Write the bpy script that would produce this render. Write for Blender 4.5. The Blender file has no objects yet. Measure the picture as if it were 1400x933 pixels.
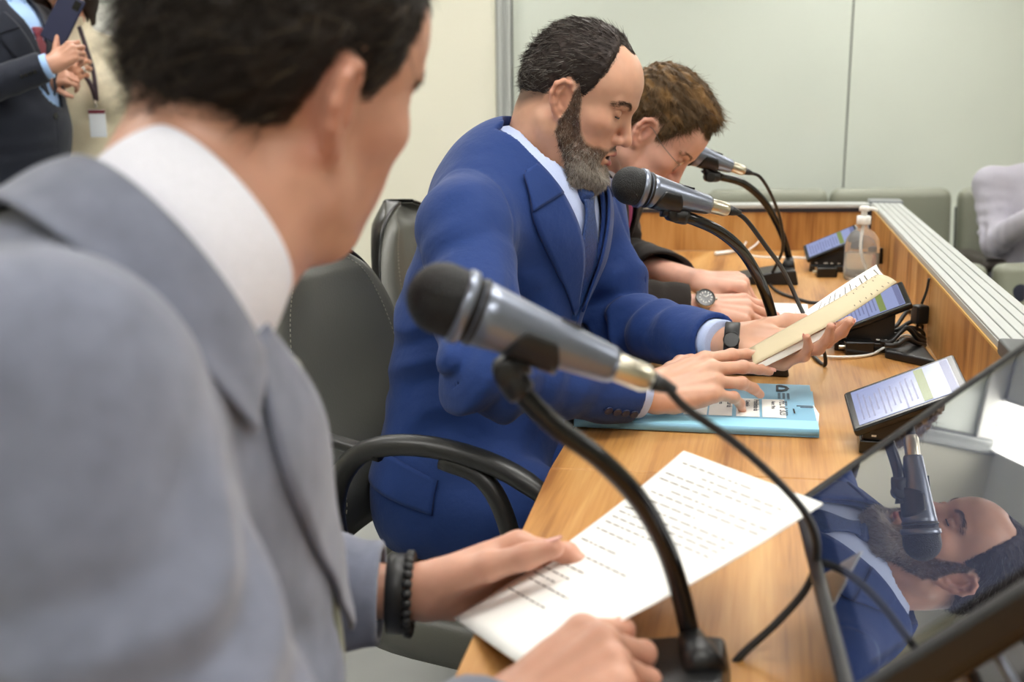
import bpy, bmesh, math, random
import numpy as np
S = bpy.context.scene; COL = S.collection
# ------------------------------------------------------------------ camera (frame 1400 x 933)
CAMH = 1.2; FPX = 1500.; TILT = math.atan(330/1500.); ROLL = math.radians(.45)
FW = np.array([0, math.cos(TILT), -math.sin(TILT)]); UP0 = np.array([0, math.sin(TILT), math.cos(TILT)]); R0 = np.array([1., 0, 0])
RT = R0*math.cos(ROLL)-UP0*math.sin(ROLL); UPV = UP0*math.cos(ROLL)+R0*math.sin(ROLL); CAMP = np.array([0, 0, CAMH])
cam_data = bpy.data.cameras.new('camera'); cam = bpy.data.objects.new('camera', cam_data); COL.objects.link(cam); S.camera = cam
cam_data.sensor_width = 36; cam_data.lens = 36*FPX/1400; cam_data.clip_start = .02; cam_data.clip_end = 60
from mathutils import Matrix, Vector
cam.matrix_world = Matrix(((RT[0], UPV[0], -FW[0], CAMP[0]), (RT[1], UPV[1], -FW[1], CAMP[1]), (RT[2], UPV[2], -FW[2], CAMP[2]), (0, 0, 0, 1)))
cam_data.dof.use_dof = True; cam_data.dof.focus_distance = 1.68; cam_data.dof.aperture_fstop = 4.6
def ray(u, v): return RT*(u-700)/FPX-UPV*(v-466.5)/FPX+FW
def atz(u, v, z): d = ray(u, v); return CAMP+d*((z-CAMH)/d[2])
def aty(u, v, y): d = ray(u, v); return CAMP+d*(y/d[1])
# ------------------------------------------------------------------ world, lamps, exposure
S.view_settings.view_transform = 'Standard'; S.view_settings.look = 'None'; S.view_settings.gamma = 1; S.view_settings.exposure = 0.0
S.view_settings.use_curve_mapping = False
w = bpy.data.worlds.new('world'); S.world = w; w.use_nodes = True
w.node_tree.nodes['Background'].inputs[0].default_value = (1, .98, .94, 1); w.node_tree.nodes['Background'].inputs[1].default_value = .08
LAMP_W = 11.8
# ------------------------------------------------------------------ materials
def srgb(r, g, b): return tuple(((c/255)/12.92 if c/255 <= .04045 else ((c/255+.055)/1.055)**2.4) for c in (r, g, b))
def mat(name, col, rough=.5, metal=0., spec=.5, coat=0., bump=None, vary=None, attr=False, sss=0., sheen=0., trans=0., ior=1.5, emit=None, alpha=1., nscale=None):
    m = bpy.data.materials.new(name); m.use_nodes = True; nt = m.node_tree; N = nt.nodes; L = nt.links; b = N['Principled BSDF']
    b.inputs['Base Color'].default_value = (*col, 1); b.inputs['Roughness'].default_value = rough; b.inputs['Metallic'].default_value = metal
    b.inputs['Specular IOR Level'].default_value = spec; b.inputs['Coat Weight'].default_value = coat; b.inputs['IOR'].default_value = ior
    b.inputs['Transmission Weight'].default_value = trans; b.inputs['Sheen Weight'].default_value = sheen; b.inputs['Coat Roughness'].default_value = .08
    if sss: b.inputs['Subsurface Weight'].default_value = sss; b.inputs['Subsurface Radius'].default_value = (1, .35, .2); b.inputs['Subsurface Scale'].default_value = .006
    if emit: b.inputs['Emission Color'].default_value = (*emit[0], 1); b.inputs['Emission Strength'].default_value = emit[1]
    if alpha < 1: b.inputs['Alpha'].default_value = alpha
    tc = N.new('ShaderNodeTexCoord'); src_ = None
    if attr:
        a = N.new('ShaderNodeAttribute'); a.attribute_name = 'tint'; src_ = a.outputs['Color']; L.new(src_, b.inputs['Base Color'])
    if vary:                                   # (scale, amount, detail[, (sx,sy,sz)])
        n = N.new('ShaderNodeTexNoise'); n.inputs['Scale'].default_value = vary[0]; n.inputs['Detail'].default_value = vary[2]
        vec = tc.outputs['Object']
        if len(vary) > 3:
            mp = N.new('ShaderNodeMapping'); mp.inputs['Scale'].default_value = vary[3]; L.new(vec, mp.inputs[0]); vec = mp.outputs[0]
        L.new(vec, n.inputs['Vector'])
        mr = N.new('ShaderNodeMapRange'); mr.inputs[1].default_value = .08; mr.inputs[2].default_value = .75; mr.inputs[3].default_value = 1-vary[1]; mr.inputs[4].default_value = 1+vary[1]
        L.new(n.outputs[0], mr.inputs[0])
        mx = N.new('ShaderNodeVectorMath'); mx.operation = 'SCALE'; L.new(mr.outputs[0], mx.inputs['Scale'])
        if src_ is not None: L.new(src_, mx.inputs[0])
        else: mx.inputs[0].default_value = col
        L.new(mx.outputs[0], b.inputs['Base Color'])
    if bump:                                   # list of (kind, scale, strength, distance[, vec scale])
        prev = None
        for bp in bump:
            vec = tc.outputs['Object']
            if len(bp) > 4: mp = N.new('ShaderNodeMapping'); mp.inputs['Scale'].default_value = bp[4]; L.new(vec, mp.inputs[0]); vec = mp.outputs[0]
            if bp[0] == 'noise': t = N.new('ShaderNodeTexNoise'); t.inputs['Scale'].default_value = bp[1]; t.inputs['Detail'].default_value = 4; out = t.outputs[0]
            elif bp[0] == 'voro': t = N.new('ShaderNodeTexVoronoi'); t.inputs['Scale'].default_value = bp[1]; out = t.outputs[0]
            else: t = N.new('ShaderNodeTexWave'); t.inputs['Scale'].default_value = bp[1]; t.bands_direction = bp[0].upper(); out = t.outputs[1]
            L.new(vec, t.inputs['Vector'])
            bn = N.new('ShaderNodeBump'); bn.inputs['Strength'].default_value = bp[2]; bn.inputs['Distance'].default_value = bp[3]; L.new(out, bn.inputs['Height'])
            if prev is not None: L.new(prev.outputs[0], bn.inputs['Normal'])
            prev = bn
        L.new(prev.outputs[0], b.inputs['Normal'])
    return m
# ------------------------------------------------------------------ signed distance modelling
f32 = np.float32
def V(*a): return np.array(a, dtype=np.float64)
def nrm(v): v = np.asarray(v, float); return v/np.linalg.norm(v)
def smin(a, b, k):
    h = np.clip(.5+.5*(b-a)/k, 0, 1); return b+(a-b)*h-k*h*(1-h)
def smax(a, b, k): return -smin(-a, -b, k)
def uni(ds, k):
    d = ds[0]
    for e in ds[1:]: d = smin(d, e, k)
    return d
def ell(p, c, r):
    q = p-np.asarray(c, f32); r = np.asarray(r, f32)
    k0 = np.sqrt(((q/r)**2).sum(1)); k1 = np.sqrt(((q/(r*r))**2).sum(1))+1e-9
    return k0*(k0-1)/k1
def sph(p, c, r): return np.sqrt(((p-np.asarray(c, f32))**2).sum(1))-r
def rc(p, a, b, ra, rb):
    a = np.asarray(a, f32); ba = np.asarray(b, f32)-a
    q = p-a; t = np.clip(q@ba/max(float(ba@ba), 1e-12), 0, 1)
    return np.sqrt(((q-t[:, None]*ba)**2).sum(1))-(ra+t*(rb-ra))
def src(p, a, b, ra, rb, ax, s):
    """round cone squeezed by s along ax"""
    ax = np.asarray(ax, f32); a = np.asarray(a, f32); b = np.asarray(b, f32)
    q = p-a; q = q+(q@ax)[:, None]*ax*(s-1)
    e = b-a; e = e+(e@ax)*ax*(s-1)
    return rc(q, np.zeros(3), e, ra, rb)/s**.5
def rcl(p, pts, rs, k):
    return uni([rc(p, pts[i], pts[i+1], rs[i], rs[i+1]) for i in range(len(pts)-1)], k)
def boxd(p, c, h, R, r=0.):
    q = np.abs((p-np.asarray(c, f32))@np.asarray(R, f32))-(np.asarray(h, f32)-r)
    return np.sqrt((np.maximum(q, 0)**2).sum(1))+np.minimum(q.max(1), 0)-r
_rng = np.random.RandomState(7); _lat = _rng.rand(64, 64, 64).astype(f32)
def noise(p):
    i = np.floor(p).astype(np.int32); f = (p-i).astype(f32); f = f*f*(3-2*f)
    i0 = i & 63; i1 = (i+1) & 63; x, y, z = f.T
    g = lambda a, b, c: _lat[a[:, 0], b[:, 1], c[:, 2]]
    a = g(i0, i0, i0)*(1-x)+g(i1, i0, i0)*x; b = g(i0, i1, i0)*(1-x)+g(i1, i1, i0)*x
    c = g(i0, i0, i1)*(1-x)+g(i1, i0, i1)*x; d = g(i0, i1, i1)*(1-x)+g(i1, i1, i1)*x
    return ((a*(1-y)+b*y)*(1-z)+(c*(1-y)+d*y)*z)*2-1
def mesh_sdf(f, lo, hi, h, B=8, slack=1.35):
    lo = np.asarray(lo, float); nb = np.ceil((np.asarray(hi, float)-lo)/(h*B)).astype(int); n = nb*B
    cc = np.stack(np.meshgrid(*[np.arange(k) for k in nb], indexing='ij'), -1).reshape(-1, 3)
    cd = np.concatenate([f(q) for q in np.array_split(((cc+.5)*B*h+lo).astype(f32), max(1, len(cc)//150000))])
    near = np.abs(cd) < B*h*.866*slack+h
    v = np.where(cd < 0, -1, 1).astype(f32).reshape(nb)
    for ax in range(3): v = np.repeat(v, B, ax)
    v = np.pad(v, ((0, 1),)*3, mode='edge')
    o = np.stack(np.meshgrid(*[np.arange(B+1)]*3, indexing='ij'), -1).reshape(-1, 3)
    blk = cc[near]*B
    for s in range(0, len(blk), 300):
        bb = blk[s:s+300]
        d = f((((bb[:, None]+o[None]).reshape(-1, 3))*h+lo).astype(f32)).reshape(len(bb), B+1, B+1, B+1)
        for j, (x, y, z) in enumerate(bb): v[x:x+B+1, y:y+B+1, z:z+B+1] = d[j]
    s = v < 0
    cnt = np.zeros(n, np.int8)
    offs = [(a, b, c) for a in (0, 1) for b in (0, 1) for c in (0, 1)]
    for a, b, c in offs: cnt += s[a:a+n[0], b:b+n[1], c:c+n[2]]
    act = np.argwhere((cnt > 0) & (cnt < 8))
    val = np.stack([v[act[:, 0]+a, act[:, 1]+b, act[:, 2]+c] for a, b, c in offs], 1)
    P = np.zeros((len(act), 3)); W = np.zeros(len(act)); oc = np.array(offs, float)
    for i in range(8):
        for j in range(i+1, 8):
            if np.abs(oc[i]-oc[j]).sum() == 1:
                m = (val[:, i] < 0) != (val[:, j] < 0)
                t = val[m, i]/(val[m, i]-val[m, j])
                P[m] += oc[i]+(oc[j]-oc[i])*t[:, None]; W[m] += 1
    verts = lo+(act+P/W[:, None])*h
    idx = -np.ones(n, np.int32); idx[tuple(act.T)] = np.arange(len(act))
    quads = []
    for ax in range(3):
        sl0 = [slice(None)]*3; sl1 = [slice(None)]*3
        sl0[ax] = slice(0, -1); sl1[ax] = slice(1, None)
        a_, b_ = s[tuple(sl0)], s[tuple(sl1)]
        e = np.argwhere(a_ != b_)
        u, w = (ax+1) % 3, (ax+2) % 3
        e = e[(e[:, u] > 0) & (e[:, w] > 0) & (e[:, u] < n[u]) & (e[:, w] < n[w])]
        inn = s[tuple(e.T)]
        def at_(du, dw):
            q = e.copy(); q[:, u] -= du; q[:, w] -= dw; return idx[tuple(q.T)]
        Q = np.stack([at_(1, 1), at_(0, 1), at_(0, 0), at_(1, 0)], 1)
        Q[~inn] = Q[~inn][:, ::-1]; quads.append(Q)
    Q = np.concatenate(quads); Q = Q[(Q >= 0).all(1)]
    return verts, Q
def grad(f, p, e=8e-4):
    p = p.astype(f32); g = np.zeros_like(p)
    for k in range(3):
        d = np.zeros(3, f32); d[k] = e; g[:, k] = f(p+d)-f(p-d)
    return g/(np.linalg.norm(g, axis=1)[:, None]+1e-12)
def snap(f, p, off=0., it=6):
    p = np.asarray(p, f32).copy()
    for _ in range(it): p = p-(f(p)-off)[:, None]*grad(f, p)
    return p
def march(f, p, d, off=0., it=60):
    p = np.asarray(p, f32).copy(); d = np.asarray(d, f32)
    for _ in range(it): p = p+(f(p)-off)[:, None]*d*.8
    return p
def catmull(P, n):
    P = np.asarray(P, float); Q = np.vstack([2*P[0]-P[1], P, 2*P[-1]-P[-2]]); out = []
    t = np.linspace(0, len(P)-1, n)
    for x in t:
        i = min(int(x), len(P)-2); u = x-i; a, b, c, d = Q[i:i+4]
        out.append(.5*((2*b)+(-a+c)*u+(2*a-5*b+4*c-d)*u*u+(-a+3*b-3*c+d)*u**3))
    return np.array(out)
# ------------------------------------------------------------------ linking
def mesh_np(name, verts, faces, mat, parent=None, smooth=True, cols=None):
    me = bpy.data.meshes.new(name); verts = np.asarray(verts, f32)
    me.vertices.add(len(verts)); me.vertices.foreach_set('co', verts.ravel())
    if isinstance(faces, np.ndarray):
        k = faces.shape[1]; fl = faces.astype(np.int32).ravel(); st = np.arange(len(faces), dtype=np.int32)*k; tot = np.full(len(faces), k, np.int32)
    else:
        fl = np.array([i for q in faces for i in q], np.int32); tot = np.array([len(q) for q in faces], np.int32)
        st = np.concatenate([[0], np.cumsum(tot)[:-1]]).astype(np.int32)
    me.loops.add(len(fl)); me.loops.foreach_set('vertex_index', fl)
    me.polygons.add(len(st)); me.polygons.foreach_set('loop_start', st)
    try: me.polygons.foreach_set('loop_total', tot)
    except Exception: pass
    me.update(calc_edges=True); me.validate()
    if smooth: me.polygons.foreach_set('use_smooth', np.ones(len(me.polygons), bool))
    if cols is not None:
        c = np.ones((len(verts), 4), f32); c[:, :cols.shape[1]] = cols
        at = me.color_attributes.new('tint', 'FLOAT_COLOR', 'POINT'); at.data.foreach_set('color', c.ravel())
    if mat: me.materials.append(mat)
    o = bpy.data.objects.new(name, me); COL.objects.link(o)
    if parent is not None: o.parent = parent
    return o
def tag(o, label=None, cat=None, group=None, kind=None):
    for k, v in (('label', label), ('category', cat), ('group', group), ('kind', kind)):
        if v: o[k] = v
    return o
def thing(name, label, cat, group=None, loc=(0, 0, 0)):
    o = bpy.data.objects.new(name, None); o.empty_display_size = .05; COL.objects.link(o); o.location = loc
    return tag(o, label, cat, group)
class MB:
    """collects shapes in world coordinates and links them as one mesh object"""
    def __init__(s): s.v = []; s.f = []; s.m = []
    def add(s, v, f, m=0):
        b = len(s.v); s.v += [tuple(map(float, q)) for q in v]; s.f += [tuple(i+b for i in q) for q in f]; s.m += [m]*len(f); return s
    def box(s, c, h, R=None, m=0):
        R = np.eye(3) if R is None else np.asarray(R)
        v = [np.asarray(c)+R@(np.array([x, y, z])*h) for x in (-1, 1) for y in (-1, 1) for z in (-1, 1)]
        return s.add(v, [(0, 1, 3, 2), (4, 6, 7, 5), (0, 4, 5, 1), (2, 3, 7, 6), (0, 2, 6, 4), (1, 5, 7, 3)], m)
    def prism(s, pts, ext, m=0):
        """planar polygon (3-D points) pushed by vector ext"""
        n = len(pts); e = np.asarray(ext); v = [np.asarray(p) for p in pts]+[np.asarray(p)+e for p in pts]
        return s.add(v, [tuple(range(n))[::-1], tuple(range(n, 2*n))]+[(i, (i+1) % n, n+(i+1) % n, n+i) for i in range(n)], m)
    def tube(s, P, r, seg=10, cap=True, m=0, up=None, flat=1.):
        P = np.asarray(P, float); n = len(P); r = np.broadcast_to(r, (n,)); T = np.gradient(P, axis=0); v = []; f = []
        u = np.array(up if up is not None else (0.123, .2, 1.)); 
        for i in range(n):
            t = nrm(T[i]); u = u-t*(u@t)
            if np.linalg.norm(u) < 1e-6: u = np.array([1., .3, 0])-t*t[0]
            u = nrm(u); w = np.cross(t, u)
            for k in range(seg):
                a = 2*math.pi*k/seg; v.append(P[i]+r[i]*(math.cos(a)*u*flat+math.sin(a)*w))
        for i in range(n-1):
            for k in range(seg):
                f.append((i*seg+k, i*seg+(k+1) % seg, (i+1)*seg+(k+1) % seg, (i+1)*seg+k))
        if cap: f.append(tuple(range(seg))[::-1]); f.append(tuple((n-1)*seg+k for k in range(seg)))
        return s.add(v, f, m)
    def lathe(s, o, ax, prof, seg=32, m=0):
        """prof: list of (distance along axis, radius)"""
        ax = nrm(ax); u = nrm(np.cross(ax, (0.31, .9, .2))); w = np.cross(ax, u); v = []; f = []
        for (t, r) in prof:
            for k in range(seg):
                a = 2*math.pi*k/seg; v.append(np.asarray(o)+ax*t+max(r, 1e-5)*(math.cos(a)*u+math.sin(a)*w))
        for i in range(len(prof)-1):
            for k in range(seg): f.append((i*seg+k, i*seg+(k+1) % seg, (i+1)*seg+(k+1) % seg, (i+1)*seg+k))
        f.append(tuple(range(seg))[::-1]); f.append(tuple((len(prof)-1)*seg+k for k in range(seg)))
        return s.add(v, f, m)
    def grid(s, G, m=0, close=False):
        G = np.asarray(G); a, b = G.shape[:2]; v = G.reshape(-1, 3); f = []
        for i in range(a-1):
            for j in range(b-1 if not close else b): f.append((i*b+j, i*b+(j+1) % b, (i+1)*b+(j+1) % b, (i+1)*b+j))
        return s.add(v, f, m)
    def build(s, name, mats, parent=None, smooth=False, bevel=0, bseg=2, solid=0, sub=0, offset=0.):
        me = bpy.data.meshes.new(name); me.from_pydata(s.v, [], s.f); me.update()
        for mt in (mats if isinstance(mats, (list, tuple)) else [mats]): me.materials.append(mt)
        for p, k in zip(me.polygons, s.m): p.material_index = k
        bm = bmesh.new(); bm.from_mesh(me); bmesh.ops.recalc_face_normals(bm, faces=bm.faces); bm.to_mesh(me); bm.free()
        o = bpy.data.objects.new(name, me); COL.objects.link(o)
        if parent is not None: o.parent = parent
        if solid: md = o.modifiers.new('s', 'SOLIDIFY'); md.thickness = solid; md.offset = offset
        if bevel:
            md = o.modifiers.new('b', 'BEVEL'); md.width = bevel; md.segments = bseg; md.limit_method = 'ANGLE'; md.angle_limit = math.radians(40); md.harden_normals = False
        if sub: md = o.modifiers.new('u', 'SUBSURF'); md.levels = sub; md.render_levels = sub
        if smooth or bevel or sub: me.polygons.foreach_set('use_smooth', np.ones(len(me.polygons), bool))
        if bevel and not sub:
            md = o.modifiers.new('n', 'WEIGHTED_NORMAL'); md.keep_sharp = True
        return o
def rotm(yaw=0, pitch=0, roll=0):
    """columns: forward, left, up. yaw about z (0 = +x), pitch>0 looks down, roll>0 tips to the person's right"""
    cy, sy, cp, sp, cr, sr = math.cos(yaw), math.sin(yaw), math.cos(pitch), math.sin(pitch), math.cos(roll), math.sin(roll)
    Rz = np.array([[cy, -sy, 0], [sy, cy, 0], [0, 0, 1]]); Ry = np.array([[cp, 0, sp], [0, 1, 0], [-sp, 0, cp]])
    Rx = np.array([[1, 0, 0], [0, cr, -sr], [0, sr, cr]])
    return Rz@Ry@Rx
D2R = math.pi/180
# ------------------------------------------------------------------ heads, hands
def head_sdf(p, o):
    """p in head space: x forward, y left, z up, origin between the ear canals; o: options"""
    x, y, z = p.T; ay = np.abs(y); q = np.stack([x, ay, z], 1)
    jaw = o.get('jaw', 1.); W = o.get('wide', 1.); op = o.get('open', 0.)
    d = ell(p, (-.006, 0, .048), (.097, .0745*W, .084))
    d = smin(d, ell(p, (.040, 0, .055), (.054, .061*W, .056)), .03)
    d = smin(d, ell(p, (-.045, 0, .015), (.055, .06*W, .06)), .03)
    d = smin(d, ell(p, (.040, 0, -.018), (.052, .058*W, .066)), .03)
    d = smin(d, ell(q, (.058, .041*W, -.006), (.027, .022, .02)), .022)      # cheekbone
    d = smin(d, rc(q, (.002, .050*W*jaw, -.052), (.060, .030*jaw, -.088-op), .016, .016), .028)
    d = smin(d, rc(q, (-.002, .055*W, -.005), (.002, .050*W*jaw, -.052), .014, .016), .022)
    d = smin(d, ell(p, (.076, 0, -.094-op), (.021, .024, .019)), .022)       # chin
    d = smin(d, ell(p, (.052, 0, -.062), (.040, .043*jaw, .040)), .025)
    d = smin(d, ell(p, (.075, 0, -.054), (.0245, .030, .028)), .018)         # muzzle
    d = smin(d, ell(q, (.060, .030, -.040), (.024, .02, .025)), .02)         # cheek
    d = smax(d, -ell(q, (.101, .034, .019), (.020, .019, .0125)), .014)      # sockets
    d = smin(d, rc(q, (.0885, .010, .0375), (.0745, .046*W, .0375), .0085, .006), .012)   # brow
    d = smin(d, ell(p, (.088, 0, .040), (.012, .016, .012)), .012)
    # nose
    nl = o.get('nose', 1.)
    d = smin(d, rc(p, (.090, 0, .026), (.110*nl, 0, -.014), .0075, .0095), .010)
    d = smin(d, ell(p, (.1115*nl, 0, -.0205), (.0118, .0102, .0096)), .008)
    d = smin(d, ell(q, (.0985, .0125, -.0245), (.0115, .0065, .0085)), .006)
    d = smax(d, -ell(q, (.1045, .0065, -.0325), (.0055, .0036, .005)), .003)
    # eyes (lids lowered)
    lid = sph(q, (.0745, .0325, .0190), .0146); d = smin(d, lid, .004)
    d = smax(d, -rc(q, (.0868, .0225, .0155), (.0835, .0425, .0150), .0013, .0012), .0025)
    d = smax(d, -rc(q, (.0875, .0225, .0270), (.0815, .0440, .0255), .0011, .0011), .004)
    # lips
    mz = -.0535
    up_ = rc(q, (.1015, .004, mz+.0052), (.0895, .0225, mz+.0012), .0062, .0030)
    lo_ = rc(q, (.1000, .0, mz-.0080-op), (.0885, .0210, mz-.001-op*.45), .0078, .0034)
    d = smin(d, up_, .006); d = smin(d, lo_, .006)
    slit = ell(p, (.100, 0, mz-.0003-op*.5), (.016, .0205, .0010+op*.5)); d = smax(d, -slit, .003)
    d = smax(d, -ell(p, (.100, 0, mz-.0165-op), (.009, .02, .0045)), .008)   # below the lip
    if o.get('noears'): return d
    # ears
    ea = o.get('ear', 1.)
    e = np.stack([x+.008, ay-.0715*W, z], 1)
    c1, s1 = math.cos(.45), math.sin(.45)                                     # flares away from the skull to the back
    ex = e[:, 0]*c1-e[:, 1]*s1; ey = e[:, 0]*s1+e[:, 1]*c1; ez = e[:, 2]
    c2, s2 = math.cos(.26), math.sin(.26); ex, ez = ex*c2+ez*s2, -ex*s2+ez*c2   # leans back
    E = np.stack([ex/ea, ey, ez/ea], 1)
    hx = [(.013, .004, .006), (.015, .007, .020), (.008, .010, .031), (-.004, .012, .034), (-.015, .013, .028), (-.020, .013, .012), (-.017, .012, -.004), (-.010, .010, -.017), (-.002, .007, -.026)]
    he = rcl(E, hx, [.0034, .0036, .0038, .0040, .0042, .0042, .0040, .0042, .0060], .004)
    pl = ell(E, (-.002, .005, .006), (.0175, .0042, .029))
    lo = ell(E, (.001, .006, -.026), (.0085, .0045, .0095))
    an = rcl(E, [(-.002, .009, .022), (-.010, .0105, .012), (-.0095, .010, -.003), (-.003, .009, -.013), (.004, .008, -.015)], [.0028, .0032, .0032, .0032, .003], .004)
    tr = ell(E, (.010, .006, -.004), (.0042, .0042, .0072))
    ear = uni([he, pl, lo], .006); ear = smax(ear, -ell(E, (.001, .0120, .001), (.0095, .0105, .0130)), .003)
    ear = smax(ear, -rcl(E, [(.004, .0135, .024), (-.010, .0145, .022), (-.0145, .0145, .008)], [.0040, .0038, .0032], .003), .0022)
    ear = smin(ear, an, .003); ear = smin(ear, tr, .004)
    root = ell(E, (.006, -.002, .0), (.012, .010, .022))
    d = smin(d, smin(ear, root, .008), .007)
    return d
def head_masks(p, o):
    """returns lip / brow / beard / red masks in head space"""
    x, y, z = p.T; ay = np.abs(y); op = o.get('open', 0.); mz = -.0535
    q = np.stack([x, ay, z], 1)
    lip = np.minimum(rc(q, (.1025, .003, mz+.0040), (.0905, .0215, mz+.001), .0068, .0022), rc(q, (.1005, 0, mz-.0080-op), (.0890, .0200, mz-.001-op*.4), .0088, .0030))
    lip = np.clip(.5-lip/.002, 0, 1)*(x > .07)
    red = np.clip(1-sph(q, (.108, .0, -.02), .018)/.02, 0, 1)*.5+np.clip(1-sph(q, (.07, .045, -.015), .02)/.03, 0, 1)*.35+np.clip(1-ell(q, (-.02, .083, .0), (.03, .016, .04))/.006, 0, 1)*.6
    lidm = np.clip(1-np.abs(rc(q, (.0868, .0225, .0155), (.0835, .0425, .0150), .0006, .0006))/.0022, 0, 1)
    socket = np.clip(1-ell(q, (.085, .034, .016), (.016, .022, .016))/.008, 0, 1)
    mouth_in = np.clip(1-ell(p, (.090, 0, mz-.0003-op*.5), (.0145, .021, .0012+op*.55))/.0012, 0, 1)
    return lip, red, lidm, socket, mouth_in
def hand_prims(wrist, R, spec, s=1., side=1):
    """R columns: along the fingers, towards the thumb, out of the back of the hand. spec: per finger (spread, curl1, curl2, curl3) in degrees, index..little; thumb (four)"""
    wrist = np.asarray(wrist, float); R = np.asarray(R, float)
    W = lambda a: wrist+R@(np.asarray(a, float)*s)
    out = []; meta = [(.095, .026), (.098, .004), (.092, -.016), (.083, -.034)]
    lens = [(.044, .026, .021), (.049, .030, .022), (.045, .028, .022), (.035, .021, .019)]
    rad = [(.0098, .0088, .0080, .0066), (.0100, .0090, .0082, .0068), (.0095, .0086, .0078, .0064), (.0085, .0076, .0068, .0056)]
    palm = []; fing = []; tips = []
    for i, (mx, my) in enumerate(meta):
        base = np.array([mx, my, .002-.004*abs(i-1)/2]); palm.append((W((.008, my*.55, 0)), W(base), .0155*s, .0125*s))
        sp, c1, c2, c3 = spec['fingers'][i]
        d = np.array([math.cos(sp*D2R), math.sin(sp*D2R), 0]); pos = base.copy(); ang = 0; segs = []; pts = [W(pos)]
        for L, c in zip(lens[i], (c1, c2, c3)):
            ang += c; v = d*math.cos(ang*D2R)+np.array([0, 0, -1])*math.sin(ang*D2R); pos = pos+v*L; pts.append(W(pos))
        fing.append((pts, [r*s for r in rad[i]])); tips.append((pts[-2], pts[-1], R@(-d*math.sin(ang*D2R)*-1 if False else (np.cross(np.cross(d, [0, 0, 1]), v)))))
    # thumb
    b = np.array([.022, .022, -.006]); t0, t1, t2, t3 = spec['thumb']       # outward angle, drop angle, bend1, bend2
    d = np.array([math.cos(t0*D2R)*math.cos(t1*D2R), math.sin(t0*D2R)*math.cos(t1*D2R), -math.sin(t1*D2R)])
    side_ = nrm(np.cross(d, [0, 0, 1])); bend = nrm(np.cross(side_, d))      # bends about the axis lying between
    ax = nrm(spec.get('taxis', (0, 0, 1)))
    def rot(v, a): a = a*D2R; return v*math.cos(a)+np.cross(ax, v)*math.sin(a)+ax*(ax@v)*(1-math.cos(a))
    pts = [W(b)]; pos = b.copy()
    for L, c in zip((.045, .034, .027), (0, t2, t3)):
        d = rot(d, -c); pos = pos+d*L; pts.append(W(pos))
    thumb = (pts, [.0155*s, .0120*s, .0108*s, .0082*s])
    return dict(palm=palm, fing=fing, thumb=thumb, wrist=wrist, R=R, s=s, tips=tips, W=W)
def hand_sdf(p, H):
    c = H['W']((.075, 0, -.01)); r0 = np.sqrt(((p-c.astype(f32))**2).sum(1)); far = r0 > .20
    d = (r0-.125).astype(f32)
    if far.all(): return d
    p = p[~far]; s = H['s']; R = H['R']
    pl = uni([rc(p, *q) for q in H['palm']], .010*s)
    pl = smin(pl, rc(p, H['W']((.028, -.026, -.008)), H['W']((.065, -.032, -.006)), .0125*s, .0105*s), .012*s)
    fs = [rcl(p, pts, rs, .004*s) for pts, rs in H['fing']]
    kn = [sph(p, pts[1], rs[1]*1.07) for pts, rs in H['fing']]
    fs = [smin(a, b, .004*s) for a, b in zip(fs, kn)]
    th = rcl(p, H['thumb'][0], H['thumb'][1], .006*s)
    f_ = uni(fs, .0022*s)
    e = smin(pl, f_, .007*s); e = smin(e, th, .009*s)
    e = smin(e, rc(p, H['W']((.018, .016, -.004)), H['W']((.062, .026, -.004)), .013*s, .009*s), .012*s)
    e = e-.0009*s*np.exp(-(uni([rc(p, H['W']((.03, my*.6, .0125)), H['W']((mx, my, .0125)), .001, .001) for mx, my in [(.095, .026), (.098, .004), (.092, -.016), (.083, -.034)]], .003)/.004)**2)
    d[~far] = e
    return d
def strands(root, nrmv, flow, L, r, lift, rs, seg=4, jit=.25, surf=None, gravity=0.):
    """thin tapered three-sided hairs; returns verts, quads"""
    n = len(root); T = flow+rs.randn(n, 3)*jit; T -= nrmv*(T*nrmv).sum(1)[:, None]; T /= np.linalg.norm(T, axis=1)[:, None]+1e-9
    L = L*(.6+.8*rs.rand(n)); lf = lift*(.4+1.2*rs.rand(n)); V_ = []; cur = root.copy(); dirn = T*np.cos(lf)[:, None]+nrmv*np.sin(lf)[:, None]
    for i in range(seg+1):
        b1 = np.cross(dirn, nrmv); b1 /= np.linalg.norm(b1, axis=1)[:, None]+1e-9; b2 = np.cross(b1, dirn)
        rr = r*(1-.8*i/seg)
        for k in range(3):
            a = 2.0944*k; V_.append(cur+rr*(math.cos(a)*b1+math.sin(a)*b2))
        cur = cur+dirn*(L/seg)[:, None]
        dirn = dirn-nrmv*(.35*lf/seg*2)[:, None]+np.array([0, 0, -gravity]); dirn /= np.linalg.norm(dirn, axis=1)[:, None]
    Vv = np.stack(V_, 1).reshape(-1, 3); m = 3*(seg+1); Q = []
    for i in range(seg):
        for k in range(3): Q.append((i*3+k, i*3+(k+1) % 3, (i+1)*3+(k+1) % 3, (i+1)*3+k))
    Q = (np.arange(n)[:, None, None]*m+np.array(Q)[None]).reshape(-1, 4)
    return Vv, Q
def surf_samples(verts, quads, n, rs, w=None):
    a, b, c, d = [verts[quads[:, i]] for i in range(4)]
    ar = np.linalg.norm(np.cross(c-a, d-b), axis=1)
    if w is not None: ar = ar*np.maximum(w[quads].mean(1), 0)
    cdf = np.cumsum(ar); i = np.searchsorted(cdf, rs.rand(n)*cdf[-1]); i = np.minimum(i, len(quads)-1)
    u, v = rs.rand(n, 1), rs.rand(n, 1)
    return (a[i]*(1-u)+b[i]*u)*(1-v)+(d[i]*(1-u)+c[i]*u)*v
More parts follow.
